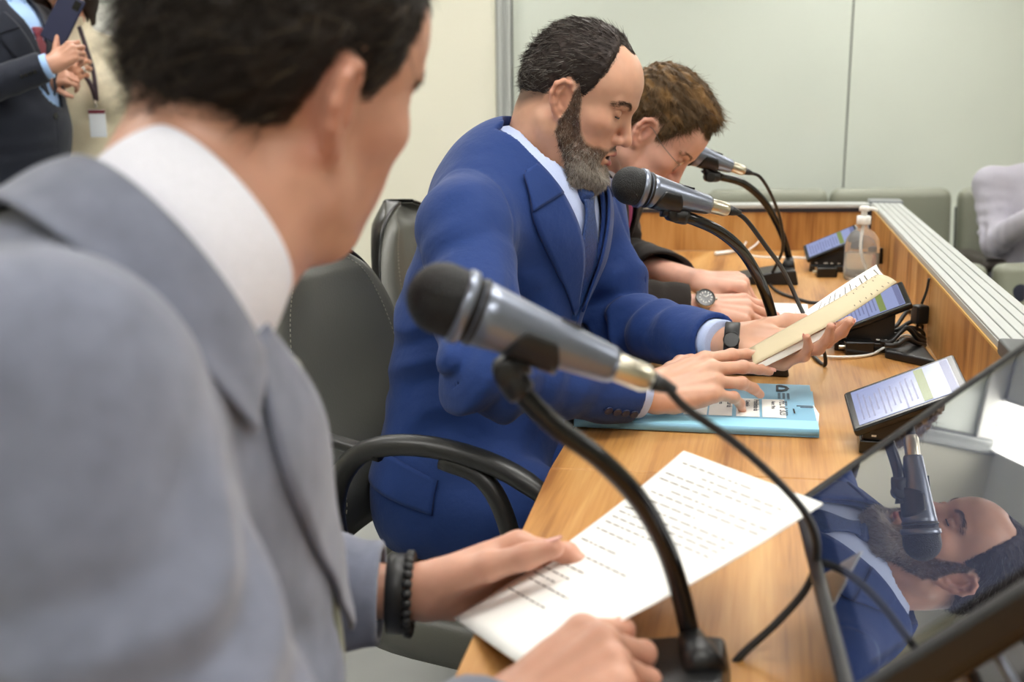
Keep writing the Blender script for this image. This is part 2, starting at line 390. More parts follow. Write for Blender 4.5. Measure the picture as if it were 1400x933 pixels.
# ------------------------------------------------------------------ common materials
def wood(name, rot, lean=(0, 0), dark=1.):
    m = bpy.data.materials.new(name); m.use_nodes = True; nt = m.node_tree; N = nt.nodes; L = nt.links; b = N['Principled BSDF']
    tc = N.new('ShaderNodeTexCoord'); mp = N.new('ShaderNodeMapping'); mp.inputs['Rotation'].default_value = rot; L.new(tc.outputs['Object'], mp.inputs[0])
    m2 = N.new('ShaderNodeMapping'); m2.inputs['Scale'].default_value = (1.3, 16, 16); L.new(mp.outputs[0], m2.inputs[0])
    n1 = N.new('ShaderNodeTexNoise'); n1.inputs['Scale'].default_value = 1.2; n1.inputs['Detail'].default_value = 4; n1.inputs['Distortion'].default_value = .5; L.new(m2.outputs[0], n1.inputs['Vector'])
    m3 = N.new('ShaderNodeMapping'); m3.inputs['Scale'].default_value = (.9, 5.5, 5.5); L.new(mp.outputs[0], m3.inputs[0])
    n3 = N.new('ShaderNodeTexNoise'); n3.inputs['Scale'].default_value = 1.; n3.inputs['Detail'].default_value = 1; L.new(m3.outputs[0], n3.inputs['Vector'])
    ml = N.new('ShaderNodeMath'); ml.operation = 'MULTIPLY'; ml.inputs[1].default_value = 30; L.new(n3.outputs[0], ml.inputs[0])
    sn = N.new('ShaderNodeMath'); sn.operation = 'SINE'; L.new(ml.outputs[0], sn.inputs[0])
    m4 = N.new('ShaderNodeMapping'); m4.inputs['Scale'].default_value = (6, 160, 160); L.new(mp.outputs[0], m4.inputs[0])
    n4 = N.new('ShaderNodeTexNoise'); n4.inputs['Scale'].default_value = 1.5; n4.inputs['Detail'].default_value = 2; L.new(m4.outputs[0], n4.inputs['Vector'])
    a1 = N.new('ShaderNodeMath'); a1.operation = 'MULTIPLY_ADD'; a1.inputs[1].default_value = .10; L.new(sn.outputs[0], a1.inputs[0]); L.new(n1.outputs[0], a1.inputs[2])
    a2 = N.new('ShaderNodeMath'); a2.operation = 'MULTIPLY_ADD'; a2.inputs[1].default_value = .35; L.new(n4.outputs[0], a2.inputs[0]); L.new(a1.outputs[0], a2.inputs[2])
    cr = N.new('ShaderNodeValToRGB'); e = cr.color_ramp.elements
    e[0].position = .42; e[0].color = (*[c*dark for c in srgb(150, 98, 50)], 1); e[1].position = .95; e[1].color = (*[c*dark for c in srgb(216, 168, 106)], 1)
    x = e.new(.66); x.color = (*[c*dark for c in srgb(194, 140, 78)], 1)
    L.new(a2.outputs[0], cr.inputs[0]); L.new(cr.outputs[0], b.inputs['Base Color'])
    b.inputs['Roughness'].default_value = .38; b.inputs['Specular IOR Level'].default_value = .35
    return m
M = {}
M['wall'] = mat('painted_wall', srgb(228, 225, 208), .6, vary=(3, .02, 3))
M['floor'] = mat('grey_floor', srgb(150, 152, 150), .5, vary=(6, .06, 4))
M['ceil'] = mat('ceiling_white', srgb(226, 226, 220), .8)
M['glass'] = mat('back_painted_glass', srgb(210, 216, 206), .35, coat=1., vary=(1.2, .03, 2)); M['glass'].node_tree.nodes['Principled BSDF'].inputs['Coat Roughness'].default_value = .015
M['alu'] = mat('satin_aluminium', srgb(196, 198, 196), .42, .85)
M['alu_paint'] = mat('grey_painted_profile', srgb(176, 179, 176), .4, 0.)
M['dark_line'] = mat('dark_rubber', srgb(40, 42, 44), .6)
M['dark_paint'] = mat('dark_navy_trim', srgb(34, 36, 46), .45)
M['black'] = mat('black_plastic', srgb(22, 22, 23), .38, bump=[('noise', 900, .12, .0004)])
M['blackgloss'] = mat('glossy_black_plastic', srgb(14, 14, 15), .16)
M['rubber'] = mat('black_cable_rubber', srgb(26, 26, 27), .45)
M['white_plastic'] = mat('white_plastic', srgb(238, 238, 234), .35)
M['leather'] = mat('olive_grey_leather', srgb(86, 86, 79), .42, bump=[('voro', 260, .25, .0006), ('noise', 9, .2, .004)], vary=(4, .07, 3))
M['leather2'] = mat('sage_grey_leather', srgb(134, 137, 122), .45, bump=[('voro', 200, .2, .0006), ('noise', 7, .2, .005)], vary=(3, .05, 3))
M['shell'] = mat('black_chair_shell', srgb(20, 20, 21), .3)
M['armplastic'] = mat('dark_grey_arm_plastic', srgb(40, 40, 40), .36, bump=[('noise', 700, .15, .0005)])
M['thread'] = mat('stitching_thread', srgb(150, 148, 135), .7)
M['paper'] = mat('white_paper', srgb(246, 245, 240), .65)
M['paper_ink'] = mat('printed_ink', srgb(72, 62, 52), .7)
M['ink'] = mat('dark_ink', srgb(40, 44, 52), .7)
M['tan_paper'] = mat('tan_recycled_paper', srgb(192, 178, 146), .65, vary=(20, .04, 3))
M['blue_card'] = mat('light_blue_card', srgb(134, 186, 214), .5, vary=(14, .03, 3))
M['chrome'] = mat('polished_steel', srgb(215, 213, 208), .18, 1.)
M['nickel'] = mat('nickel_connector', srgb(212, 205, 186), .28, 1., bump=[('noise', 300, .05, .0003)])
M['micbody'] = mat('grey_blue_mic_metal', srgb(128, 134, 148), .3, .75)
M['grille'] = mat('black_mesh_grille', srgb(24, 25, 26), .5, .3, bump=[('voro', 620, .9, .0012)])
HD = math.atan2(.2345, 1.); HN = 10.6*D2R                                   # desk run and near run, measured from +y towards +x
M['wood_top'] = wood('oak_desk_top', (0, 0, -(math.pi/2-HD)), dark=.88)
M['wood_vert'] = wood('oak_upright_panel', (0, math.pi/2, 0), dark=.84)
DZ = .74
# ------------------------------------------------------------------ room shell
def struct(name, mb, mt, **k): o = mb.build(name, mt, **k); o['kind'] = 'structure'; return o
WY = 5.8; ZC = 2.45; XL, XR, YB = -3.2, 3.6, -2.6
struct('floor', MB().box((.2, 1.4, -.05), (3.5, 4.5, .05)), M['floor'])
struct('ceiling', MB().box((.2, 1.4, ZC+.05), (3.5, 4.5, .05)), M['ceil'])
struct('wall_left', MB().box((XL-.05, 1.65, ZC/2), (.05, 4.35, ZC/2)), M['wall'])
struct('wall_right', MB().box((XR+.05, 1.65, ZC/2), (.05, 4.35, ZC/2)), M['wall'])
struct('wall_behind', MB().box((.2, YB-.05, ZC/2), (3.5, .05, ZC/2)), M['wall'])
xf0 = aty(678, 80, WY)[0]; xf1 = aty(700, 80, WY)[0]
struct('wall_back', MB().box(((XL+xf0)/2, WY+.03, ZC/2), ((xf0-XL)/2, .06, ZC/2)), M['wall'])
xj = aty(1160, 136, WY)[0]
PW = xj-xf1
for i in range(3):
    x0 = xf1+PW*i+.004; x1 = min(xf1+PW*(i+1)-.004, XR)
    if x1 > x0: struct('window_%d' % (i+1), MB().box(((x0+x1)/2, WY+.01, 1.225), ((x1-x0)/2, .006, 1.225)), M['glass'], bevel=.002)
struct('wall_far', MB().box(((xf0+XR)/2, WY+.07, ZC/2), ((XR-xf0)/2, .03, ZC/2)), M['dark_line'])
fr = MB().box(((xf0+xf1)/2, WY-.01, ZC/2), ((xf1-xf0)/2-.004, .035, ZC/2))
fr.box((xf0+.022, WY-.05, ZC/2), (.012, .012, ZC/2)); fr.box((xf1-.014, WY-.05, ZC/2), (.010, .012, ZC/2))
struct('trim_1', fr, M['alu_paint'], bevel=.003)
struct('trim_2', MB().box(((xf1+XR)/2, WY-.02, 2.395), ((XR-xf1)/2, .03, .045)), M['ceil'], bevel=.004)
# ceiling lamps: recessed louvred troffers
M['diff'] = mat('lit_tube', (1, 1, 1), .5, emit=((1., .98, .94), LAMP_W))
M['louvre'] = mat('louvre_white_metal', srgb(235, 235, 232), .35)
def lamp(x, y, lab, rot=0, proto=[None]):
    if proto[0] is None:
        t = thing('ceiling_lamp', '', 'ceiling lamp', 'louvred ceiling lamps')
        fr = MB(); W_, D_ = .62, .31
        for sx in (-1, 1): fr.box((sx*W_, 0, -.012), (.012, D_+.012, .012))
        for sy in (-1, 1): fr.box((0, sy*D_, -.012), (W_, .012, .012))
        fr.box((0, 0, -.012), (W_, .010, .012))
        fr.build('frame', M['louvre'], t, bevel=.002)
        for sy in (-1, 1): MB().box((0, sy*.155, -.004), (.60, .138, .002)).build('diffuser', M['diff'], t)
        lv = MB()
        for k in range(19): lv.box((-.57+k*.0633, 0, -.013), (.002, .29, .008))
        lv.build('louvre', M['louvre'], t); proto[0] = t
    else:
        t = proto[0].copy(); COL.objects.link(t)
        for ch in proto[0].children: c = ch.copy(); COL.objects.link(c); c.parent = t
    t.location = (x, y, ZC); t.rotation_euler = (0, 0, rot); t['label'] = lab; t.scale = (1, .42 if rot else 1, 1)
for x, y, lab in ((.09, 5.15, 'narrow louvred ceiling lamp close to the glass wall, above the empty seats'), (-1.7, 3.0, 'louvred ceiling lamp above the two standing people'), (.5, 2.9, 'louvred ceiling lamp above the man in glasses'),
                  (-1.7, 1.0, 'louvred ceiling lamp left of the grey-jacketed man'), (.45, 1.25, 'louvred ceiling lamp above the man in the blue suit'), (.3, -.5, 'louvred ceiling lamp above the near end of the desk'),
                  (2.4, 3.3, 'louvred ceiling lamp above the audience seats'), (1.75, 4.9, 'added louvred lamp brightening the right end of the glass wall'), (-1.1, 4.6, 'added louvred lamp brightening the cream back wall'), (2.4, .9, 'louvred ceiling lamp above the near row of audience seats'), (-1.7, -1.2, 'louvred ceiling lamp farthest back on the left')): lamp(x, y, lab, math.pi/2 if y > 5 else 0)  # right-end glass-wall and cream-wall lamps are added to brighten those walls
# bright board on the back wall
a = aty(122, 6, WY-.02); b = aty(182, 130, WY-.02)
bd = thing('whiteboard', 'bright white board on the back wall behind the woman in the cream sweater', 'whiteboard')
MB().box(((a[0]+b[0]+.12)/2, WY-.045, (a[2]+.75)/2), ((b[0]+.12-a[0])/2, .012, (a[2]-.75)/2)).build('panel', mat('board_white', srgb(252, 252, 248), .3), bd, bevel=.002)
MB().box(((a[0]+b[0]+.12)/2, WY-.045, a[2]+.012), ((b[0]+.12-a[0])/2+.01, .016, .012)).build('top_rail', M['alu_paint'], bd, bevel=.002)
# ------------------------------------------------------------------ desk
SJ = np.array([.047, 1.334]); dN = np.array([math.sin(HN), math.cos(HN)]); dF = np.array([math.sin(HD), math.cos(HD)])
BB = lambda y: np.array([.641+(y-1.402)*.2345, y])                            # inner face of the ledge
def dv(p, z): return (p[0], p[1], z)
seamR = BB(1.25); farC = np.array([1.098, 3.35]); farL = SJ+dF*2.08
n0 = SJ-dN*1.25; nB = seamR-dN*1.2
pl = atz(900, 343, DZ)[:2]; pd = nrm(pl-farC); PE = farC+pd*1.12; PX = np.array([-pd[1], pd[0]]); PX = PX if PX[1] > 0 else -PX
desk = thing('council_desk', 'long oak council desk with a raised ledge, where the seated men read', 'desk')
tf = MB().prism([dv(SJ+dN*.0008, DZ-.03), dv(seamR+dN*.0008, DZ-.03), dv(farC, DZ-.03), dv(PE, DZ-.03), dv(PE-PX*.6, DZ-.03), dv(SJ+dF*1.42, DZ-.03)], (0, 0, .03)); o = tf.build('worktop', M['wood_top'], desk, bevel=.0025)
tn = MB().prism([dv(n0, DZ-.03), dv(nB, DZ-.03), dv(seamR-dN*.0008, DZ-.03), dv(SJ-dN*.0008, DZ-.03)], (0, 0, .03)); tn.build('worktop', M['wood_top'], desk, bevel=.0025)
edge = mat('oak_edge_band', srgb(178, 122, 62), .4, vary=(30, .08, 3))
nl = np.array([-dN[1], dN[0]]); fl = np.array([-dF[1], dF[0]])
ft = MB(); 
pn = lambda p, d, t: [dv(p[0], .02), dv(p[1], .02), dv(p[1]+d*t, .02), dv(p[0]+d*t, .02)]
nr = lambda d: np.array([d[1], -d[0]])
# uprights under the desk: modesty panel below the ledge and end supports
MB().prism(pn((nB+dN*.0, seamR), nr(dN), .02), (0, 0, DZ-.05)).build('modesty_panel', M['wood_vert'], desk)
MB().prism(pn((seamR, farC), nr(dF), .02), (0, 0, DZ-.05)).build('modesty_panel', M['wood_vert'], desk)
for p, d in ((SJ+(seamR-SJ)*.35, dF),): MB().prism(pn((p, seamR), dN, .024), (0, 0, DZ-.05)).build('support_panel', M['wood_vert'], desk)
# ledge: two veneered boards with a joint, over the back edge
LZ = .872
jy = 2.05; jA = BB(jy)
def board(p, q, d): 
    r = nr(d); return MB().prism([dv(p, DZ), dv(q, DZ), dv(q+r*.03, DZ), dv(p+r*.03, DZ)], (0, 0, LZ-DZ))
board(jA+dF*.0015, farC, dF).build('ledge_board', M['wood_vert'], desk, bevel=.001)
board(seamR, jA-dF*.0015, dF).build('ledge_board', M['wood_vert'], desk, bevel=.001)
board(nB, seamR, dN).build('ledge_board', M['wood_vert'], desk, bevel=.001)
def cap(p, q, d, w=.085, z=LZ):
    r = nr(d); m_ = MB(); n = 5
    m_.prism([dv(p, z), dv(q, z), dv(q+r*w, z), dv(p+r*w, z)], (0, 0, .010)); sw = w/n
    for k in range(n):
        a0, a1 = r*(sw*k+.0012), r*(sw*(k+1)-.0012); zz = z+.010
        m_.prism([dv(p+a0, zz), dv(q+a0, zz), dv(q+a1, zz), dv(p+a1, zz)], (0, 0, .0035))
    return m_
cj = seamR+dF*.16
cap(cj, farC+dF*.01, dF).build('ledge_cap', M['alu_paint'], desk, bevel=.001)
cap(nB, cj-dN*.10, dN).build('ledge_cap', M['alu_paint'], desk, bevel=.001)
r_ = nr(dF)
MB().prism([dv(cj-dF*.105-r_*.004, LZ-.004), dv(cj-r_*.004, LZ-.004), dv(cj+r_*.092, LZ-.004), dv(cj-dF*.11+r_*.092, LZ-.004)], (0, 0, .022)).build('corner_joint', mat('dark_grey_joint', srgb(72, 75, 76), .45), desk, bevel=.004)
MB().prism([dv(farC-r_*.006, LZ-.003), dv(farC+dF*.09-r_*.006, LZ-.003), dv(farC+dF*.09+r_*.092, LZ-.003), dv(farC+r_*.092, LZ-.003)], (0, 0, .022)).build('corner_joint', mat('mid_grey_joint', srgb(120, 124, 126), .4), desk, bevel=.004)
# far return of the desk, its ledge facing the camera
pl = atz(900, 343, DZ)[:2]; pd = nrm(pl-farC); pe = farC+pd*1.12; px_ = np.array([pd[1], -pd[0]]); px_ = px_ if px_[1] > 0 else -px_
MB().prism([dv(farC, DZ), dv(pe, DZ), dv(pe+px_*.03, DZ), dv(farC+px_*.03, DZ)], (0, 0, LZ-DZ-.005)).build('ledge_board', M['wood_vert'], desk, bevel=.001)
MB().prism([dv(farC-px_*.004-pd*.0, LZ-.014), dv(pe-px_*.004, LZ-.014), dv(pe+px_*.06, LZ-.014), dv(farC+px_*.06, LZ-.014)], (0, 0, .012)).build('dark_reveal', M['dark_paint'], desk)
MB().prism([dv(farC-px_*.006+pd*.0, LZ-.002), dv(pe-px_*.006, LZ-.002), dv(pe+px_*.07, LZ-.002), dv(farC+px_*.07, LZ-.002)], (0, 0, .012)).build('ledge_cap', M['alu_paint'], desk, bevel=.002)
MB().prism(pn((farC, pe), px_, .02), (0, 0, DZ-.05)).build('modesty_panel', M['wood_vert'], desk)
MB().box((farC[0]-.012, farC[1]-.012, (DZ+LZ)/2), (.012, .012, (LZ-DZ)/2), rotm(math.pi/2-HD)).build('corner_post', M['dark_paint'], desk)
gl = MB(); gl.prism([dv(cj, LZ-.004), dv(farC, LZ-.004), dv(farC-r_*.002, LZ-.004), dv(cj-r_*.002, LZ-.004)], (0, 0, .004)); gl.build('edge_strip', mat('pale_veneer_edge', srgb(214, 170, 92), .4), desk)
# grommet and joint cover where the cables leave
# ------------------------------------------------------------------ office chairs
def office_chair(loc, yaw, label, proto=[None]):
    if proto[0] is not None:
        t = proto[0].copy(); COL.objects.link(t); t['label'] = label; t.location = loc; t.rotation_euler = (0, 0, yaw)
        for ch in proto[0].children:
            c = ch.copy(); COL.objects.link(c); c.parent = t
            for g in ch.children: d = g.copy(); COL.objects.link(d); d.parent = c
        return t
    t = thing('office_chair', label, 'office chair', 'swivel chairs along the desk', loc); t.rotation_euler = (0, 0, yaw); proto[0] = t
    # backrest, local: x forward, y left; leather pad on a shell, rounded top
    def back(off, grow, ny=25, nz=33):
        G = []
        for i in range(nz+1):
            t_ = i/nz; s = 1-(1-t_)**1.8; row = []
            z = .50+(.965+grow-.50)*s; hw = (.208+grow)*max(1e-4, 1-max(0, (s-.38)/.62)**2.7)**.5*(.84+.16*min(1, s/.4)); hw = max(hw, .03)
            lean = -.335-.10*(s**1.3)+.05*math.exp(-((s-.22)/.2)**2)
            for j in range(ny+1):
                u = -1+2*j/ny; e = max(0, 1-abs(u)**6); row.append((lean+.055*u*u*(.5+.5*s)+off*(e**.5)*(1-.75*max(0, (s-.9)/.1)), u*hw, z))
            G.append(row)
        return G
    def shellmesh(f_, b_):
        m_ = MB(); A, B = np.array(f_), np.array(b_); m_.grid(A); m_.grid(B)
        n1, n2 = A.shape[:2]; loopi = [(0, j) for j in range(n2)]+[(i, n2-1) for i in range(1, n1)]+[(n1-1, j) for j in range(n2-2, -1, -1)]+[(i, 0) for i in range(n1-2, 0, -1)]
        off = n1*n2
        for k in range(len(loopi)):
            a_, b2 = loopi[k], loopi[(k+1) % len(loopi)]; i0, i1 = a_[0]*n2+a_[1], b2[0]*n2+b2[1]; m_.f.append((i0, i1, off+i1, off+i0)); m_.m.append(0)
        return m_
    pad = shellmesh(back(.045, 0), back(-.006, 0)).build('backrest', M['leather'], t, smooth=True)
    shellmesh(back(-.008, .008), back(-.03, .004)).build('back_shell', M['shell'], t, smooth=True)
    Gb = np.array(back(.046, 0))
    for j in (3, 22):
        st = MB(); P = Gb[2:28, j]; Q = catmull(P, 90)
        for k in range(0, 89, 2): st.tube([Q[k], Q[k+1]], .0008, 5)
        st.build('stitching', M['thread'], pad)
    # seat cushion
    def sq(th, a, b, n): c, s_ = math.cos(th), math.sin(th); return a*math.copysign(abs(c)**(2/n), c), b*math.copysign(abs(s_)**(2/n), s_)
    sg = []
    for (z, k) in ((.395, .93), (.40, .97), (.43, 1.0), (.455, .99), (.468, .95), (.474, .86), (.476, .6), (.476, .02)):
        sg.append([(.015+sq(a_, .245*k, .25*k, 4)[0], sq(a_, .245*k, .25*k, 4)[1], z-(.02*max(0, (sq(a_, .245*k, 1, 4)[0]-.15)/.1))) for a_ in np.linspace(0, 2*math.pi, 48, endpoint=False)])
    MB().grid(sg, close=True).build('seat', M['leather'], t, smooth=True)
    MB().lathe((0, 0, .37), (0, 0, 1), [(0, .17), (.026, .2)], 24).build('seat_pan', M['shell'], t)
    for sy in (-1, 1):
        y = sy*.262
        P = catmull([(-.13, y*.84, .425), (-.155, y*.97, .47), (-.172, y, .56), (-.178, y, .645), (-.13, y, .715), (-.03, y, .738), (.09, y, .722), (.17, y*.98, .672), (.185, y*.97, .61)], 40)
        ar = MB().tube(P, [.017]*14+[.019]*18+[.017]*8, 12, flat=.8, up=(1, 0, 0)).build('armrest', M['armplastic'], t, smooth=True)
        P = catmull([(.0, y, .722), (.06, y, .705), (.095, y, .65), (.11, y, .56), (.09, y*.95, .45), (.04, y*.9, .39)], 26)
        MB().tube(P, .014, 10).build('arm_post', M['armplastic'], ar, smooth=True)
        P = catmull([(-.36, y*.72, .735), (-.24, y*.93, .728), (-.1, y, .716)], 12)
        MB().tube(P, .0135, 10, flat=.8).build('arm_bracket', M['armplastic'], ar, smooth=True)
    MB().lathe((0, 0, .09), (0, 0, 1), [(0, .028), (.15, .028), (.151, .02), (.29, .02)], 20).build('gas_column', M['shell'], t, smooth=False)
    MB().box((-.24, 0, .42), (.18, .035, .02)).box((-.385, 0, .52), (.012, .03, .12)).build('back_bracket', M['shell'], t, bevel=.006)
    for k in range(5):
        a_ = 2*math.pi*k/5+.3; c, s_ = math.cos(a_), math.sin(a_)
        MB().tube([(c*.02, s_*.02, .11), (c*.16, s_*.16, .095), (c*.29, s_*.29, .07)], [.03, .024, .018], 10).build('base_spoke', M['shell'], t, smooth=True)
        MB().lathe((c*.29-s_*.022, s_*.29+c*.022, .03), (s_, -c, 0), [(0, .024), (.003, .03), (.041, .03), (.044, .024)], 18).build('caster', M['shell'], t)
    return t
office_chair((.015, 1.66, 0), -25*D2R, 'olive-grey leather swivel chair the man in the blue suit sits on')
office_chair((.11, 2.43, 0), -22*D2R, 'olive-grey leather swivel chair behind the blue-suited man, under the man in glasses')
office_chair((-.45, .72, 0), 14*D2R, 'leather swivel chair under the man in the light grey jacket, hidden by him')
# ------------------------------------------------------------------ audience seats against the glass wall
def rbox(w_, h_, d_, r_): pass
def aud_seat(x, y, label, proto=[None]):
    if proto[0] is not None:
        t = proto[0].copy(); COL.objects.link(t); t['label'] = label; t.location = (x, y, 0)
        for ch in proto[0].children: c = ch.copy(); COL.objects.link(c); c.parent = t
        return t
    t = thing('audience_seat', label, 'audience seat', 'upholstered audience seats', (x, y, 0)); proto[0] = t
    w_ = .255
    m_ = MB(); m_.box((0, .19, .60), (w_, .05, .225), rotm(0, 0, -.10)); m_.build('backrest', M['leather2'], t, bevel=.045, bseg=4)
    m_ = MB(); m_.box((0, -.05, .40), (w_, .24, .06)); m_.build('seat', M['leather2'], t, bevel=.04, bseg=4)
    m_ = MB(); m_.box((0, .24, .55), (w_*.96, .012, .19), rotm(0, 0, -.10)); m_.build('back_panel', M['shell'], t, bevel=.006)
    lg = MB(); lg.box((0, .0, .17), (.2, .05, .17)).box((0, -.02, .012), (.22, .2, .012)); lg.build('pedestal', M['shell'], t, bevel=.008)
    return t
def seat_arm(x, y, label, proto=[None]):
    if proto[0] is not None:
        t = proto[0].copy(); COL.objects.link(t); t['label'] = label; t.location = (x, y, 0)
        for ch in proto[0].children: c = ch.copy(); COL.objects.link(c); c.parent = t
        return t
    t = thing('seat_arm', label, 'armrest', 'dark armrests between audience seats', (x, y, 0)); proto[0] = t
    MB().box((0, -.02, .555), (.05, .17, .025)).build('arm_pad', mat('dark_brown_leather', srgb(62, 56, 50), .45), t, bevel=.022, bseg=4)
    MB().box((0, .0, .265), (.036, .17, .265)).build('side_panel', mat('dark_brown_wood', srgb(48, 40, 34), .5), t, bevel=.01)
    return t
sy_ = 4.45
xa = (aty(985, 280, sy_)[0]+aty(1145, 280, sy_)[0])/2; xb = (aty(1155, 280, sy_)[0]+aty(1325, 280, sy_)[0])/2; xc = aty(1333, 280, sy_)[0]+.27
aud_seat(xa, sy_, 'sage leather audience seat nearest the men, its back just above the far ledge'); aud_seat(xb, sy_, 'empty sage leather audience seat behind the corner of the ledge'); aud_seat(xc, sy_, 'audience seat with the grey-shirted person in it')
for x_, lb in (((xb+xc)/2+.005, 'dark armrest beside the grey-shirted person'), ((xa+xb)/2, 'dark armrest hidden below the far ledge')): seat_arm(x_, sy_-.05, lb)
sn_ = 3.72
for u_, lb in ((aty(1383, 410, sn_)[0]-.262, 'low nearer audience seat seen over the long ledge, below the dark armrest'), (aty(1389, 410, sn_)[0]+.262, 'low audience seat cut by the right edge of the photo')):
    aud_seat(u_, sn_, lb).scale = (1, 1, .74)
# ------------------------------------------------------------------ helpers for paper and lettering
def sheet(name, corners, mt, parent, bulge=0., thick=.0004, n=14, curl=None):
    """curved sheet from four corners (a b c d in order); bulge along the normal"""
    a, b, c, d = [np.asarray(q, float) for q in corners]; nn = nrm(np.cross(b-a, d-a)); G = []
    for i in range(n+1):
        u = i/n; row = []
        for j in range(n+1):
            v = j/n; p = (a*(1-u)+b*u)*(1-v)+(d*(1-u)+c*u)*v
            k = bulge*4*u*(1-u); k += curl(u, v) if curl else 0
            row.append(p+nn*k)
        G.append(row)
    o = MB().grid(G).build(name, mt, parent, smooth=True, solid=thick)
    return o, np.array(G), nn
def on(G, nn, u, v, off=.0005):
    n = len(G)-1; x = min(max(u*n, 0), n-1e-6); y = min(max(v*n, 0), n-1e-6); i, j = int(x), int(y); f, g = x-i, y-j
    p = (G[i, j]*(1-f)+G[i+1, j]*f)*(1-g)+(G[i, j+1]*(1-f)+G[i+1, j+1]*f)*g
    return p+nn*off
def printing(name, G, nn, lines, mt, parent, off=.0005, w=.006, words=True, seed=3):
    """rows of small dashes, lines = (u, v0, v1)"""
    rs = random.Random(seed); m_ = MB()
    for (u, v0, v1) in lines:
        v = v0
        while v < v1-.005:
            e = min(v1, v+(rs.uniform(.03, .09) if words else v1-v0)); k = max(2, int((e-v)*16)+1)
            A = [[on(G, nn, u-w/2, v+(e-v)*t/k, off) for t in range(k+1)], [on(G, nn, u+w/2, v+(e-v)*t/k, off) for t in range(k+1)]]
            m_.grid(A); v = e+.014
    return m_.build(name, mt, parent)
def slab(name, P, mt, parent, thick=.0006, bevel=0):
    P = [np.asarray(q, float) for q in P]; nn = nrm(np.cross(P[1]-P[0], P[3]-P[0])); nn = nn if nn[2] > 0 else -nn
    return MB().prism([q-nn*thick for q in P], nn*thick).build(name, mt, parent, bevel=bevel)
def lettering(name, txt, o, ux, uy, size, mt, parent, off=.0004):
    cu = bpy.data.curves.new(name, 'FONT'); cu.body = txt; cu.size = size; cu.extrude = .0001; cu.materials.append(mt)
    ob = bpy.data.objects.new(name, cu); COL.objects.link(ob); ux = nrm(ux); uz = nrm(np.cross(ux, uy)); uy = np.cross(uz, ux); p = np.asarray(o)+uz*off
    ob.matrix_world = Matrix(((ux[0], uy[0], uz[0], p[0]), (ux[1], uy[1], uz[1], p[1]), (ux[2], uy[2], uz[2], p[2]), (0, 0, 0, 1)))
    bpy.context.view_layer.update(); me = bpy.data.meshes.new_from_object(ob.evaluated_get(bpy.context.evaluated_depsgraph_get())); me.transform(ob.matrix_world)
    bpy.data.objects.remove(ob); bpy.data.curves.remove(cu); ob = bpy.data.objects.new(name, me); COL.objects.link(ob)
    if parent is not None: ob.parent = parent
    return ob
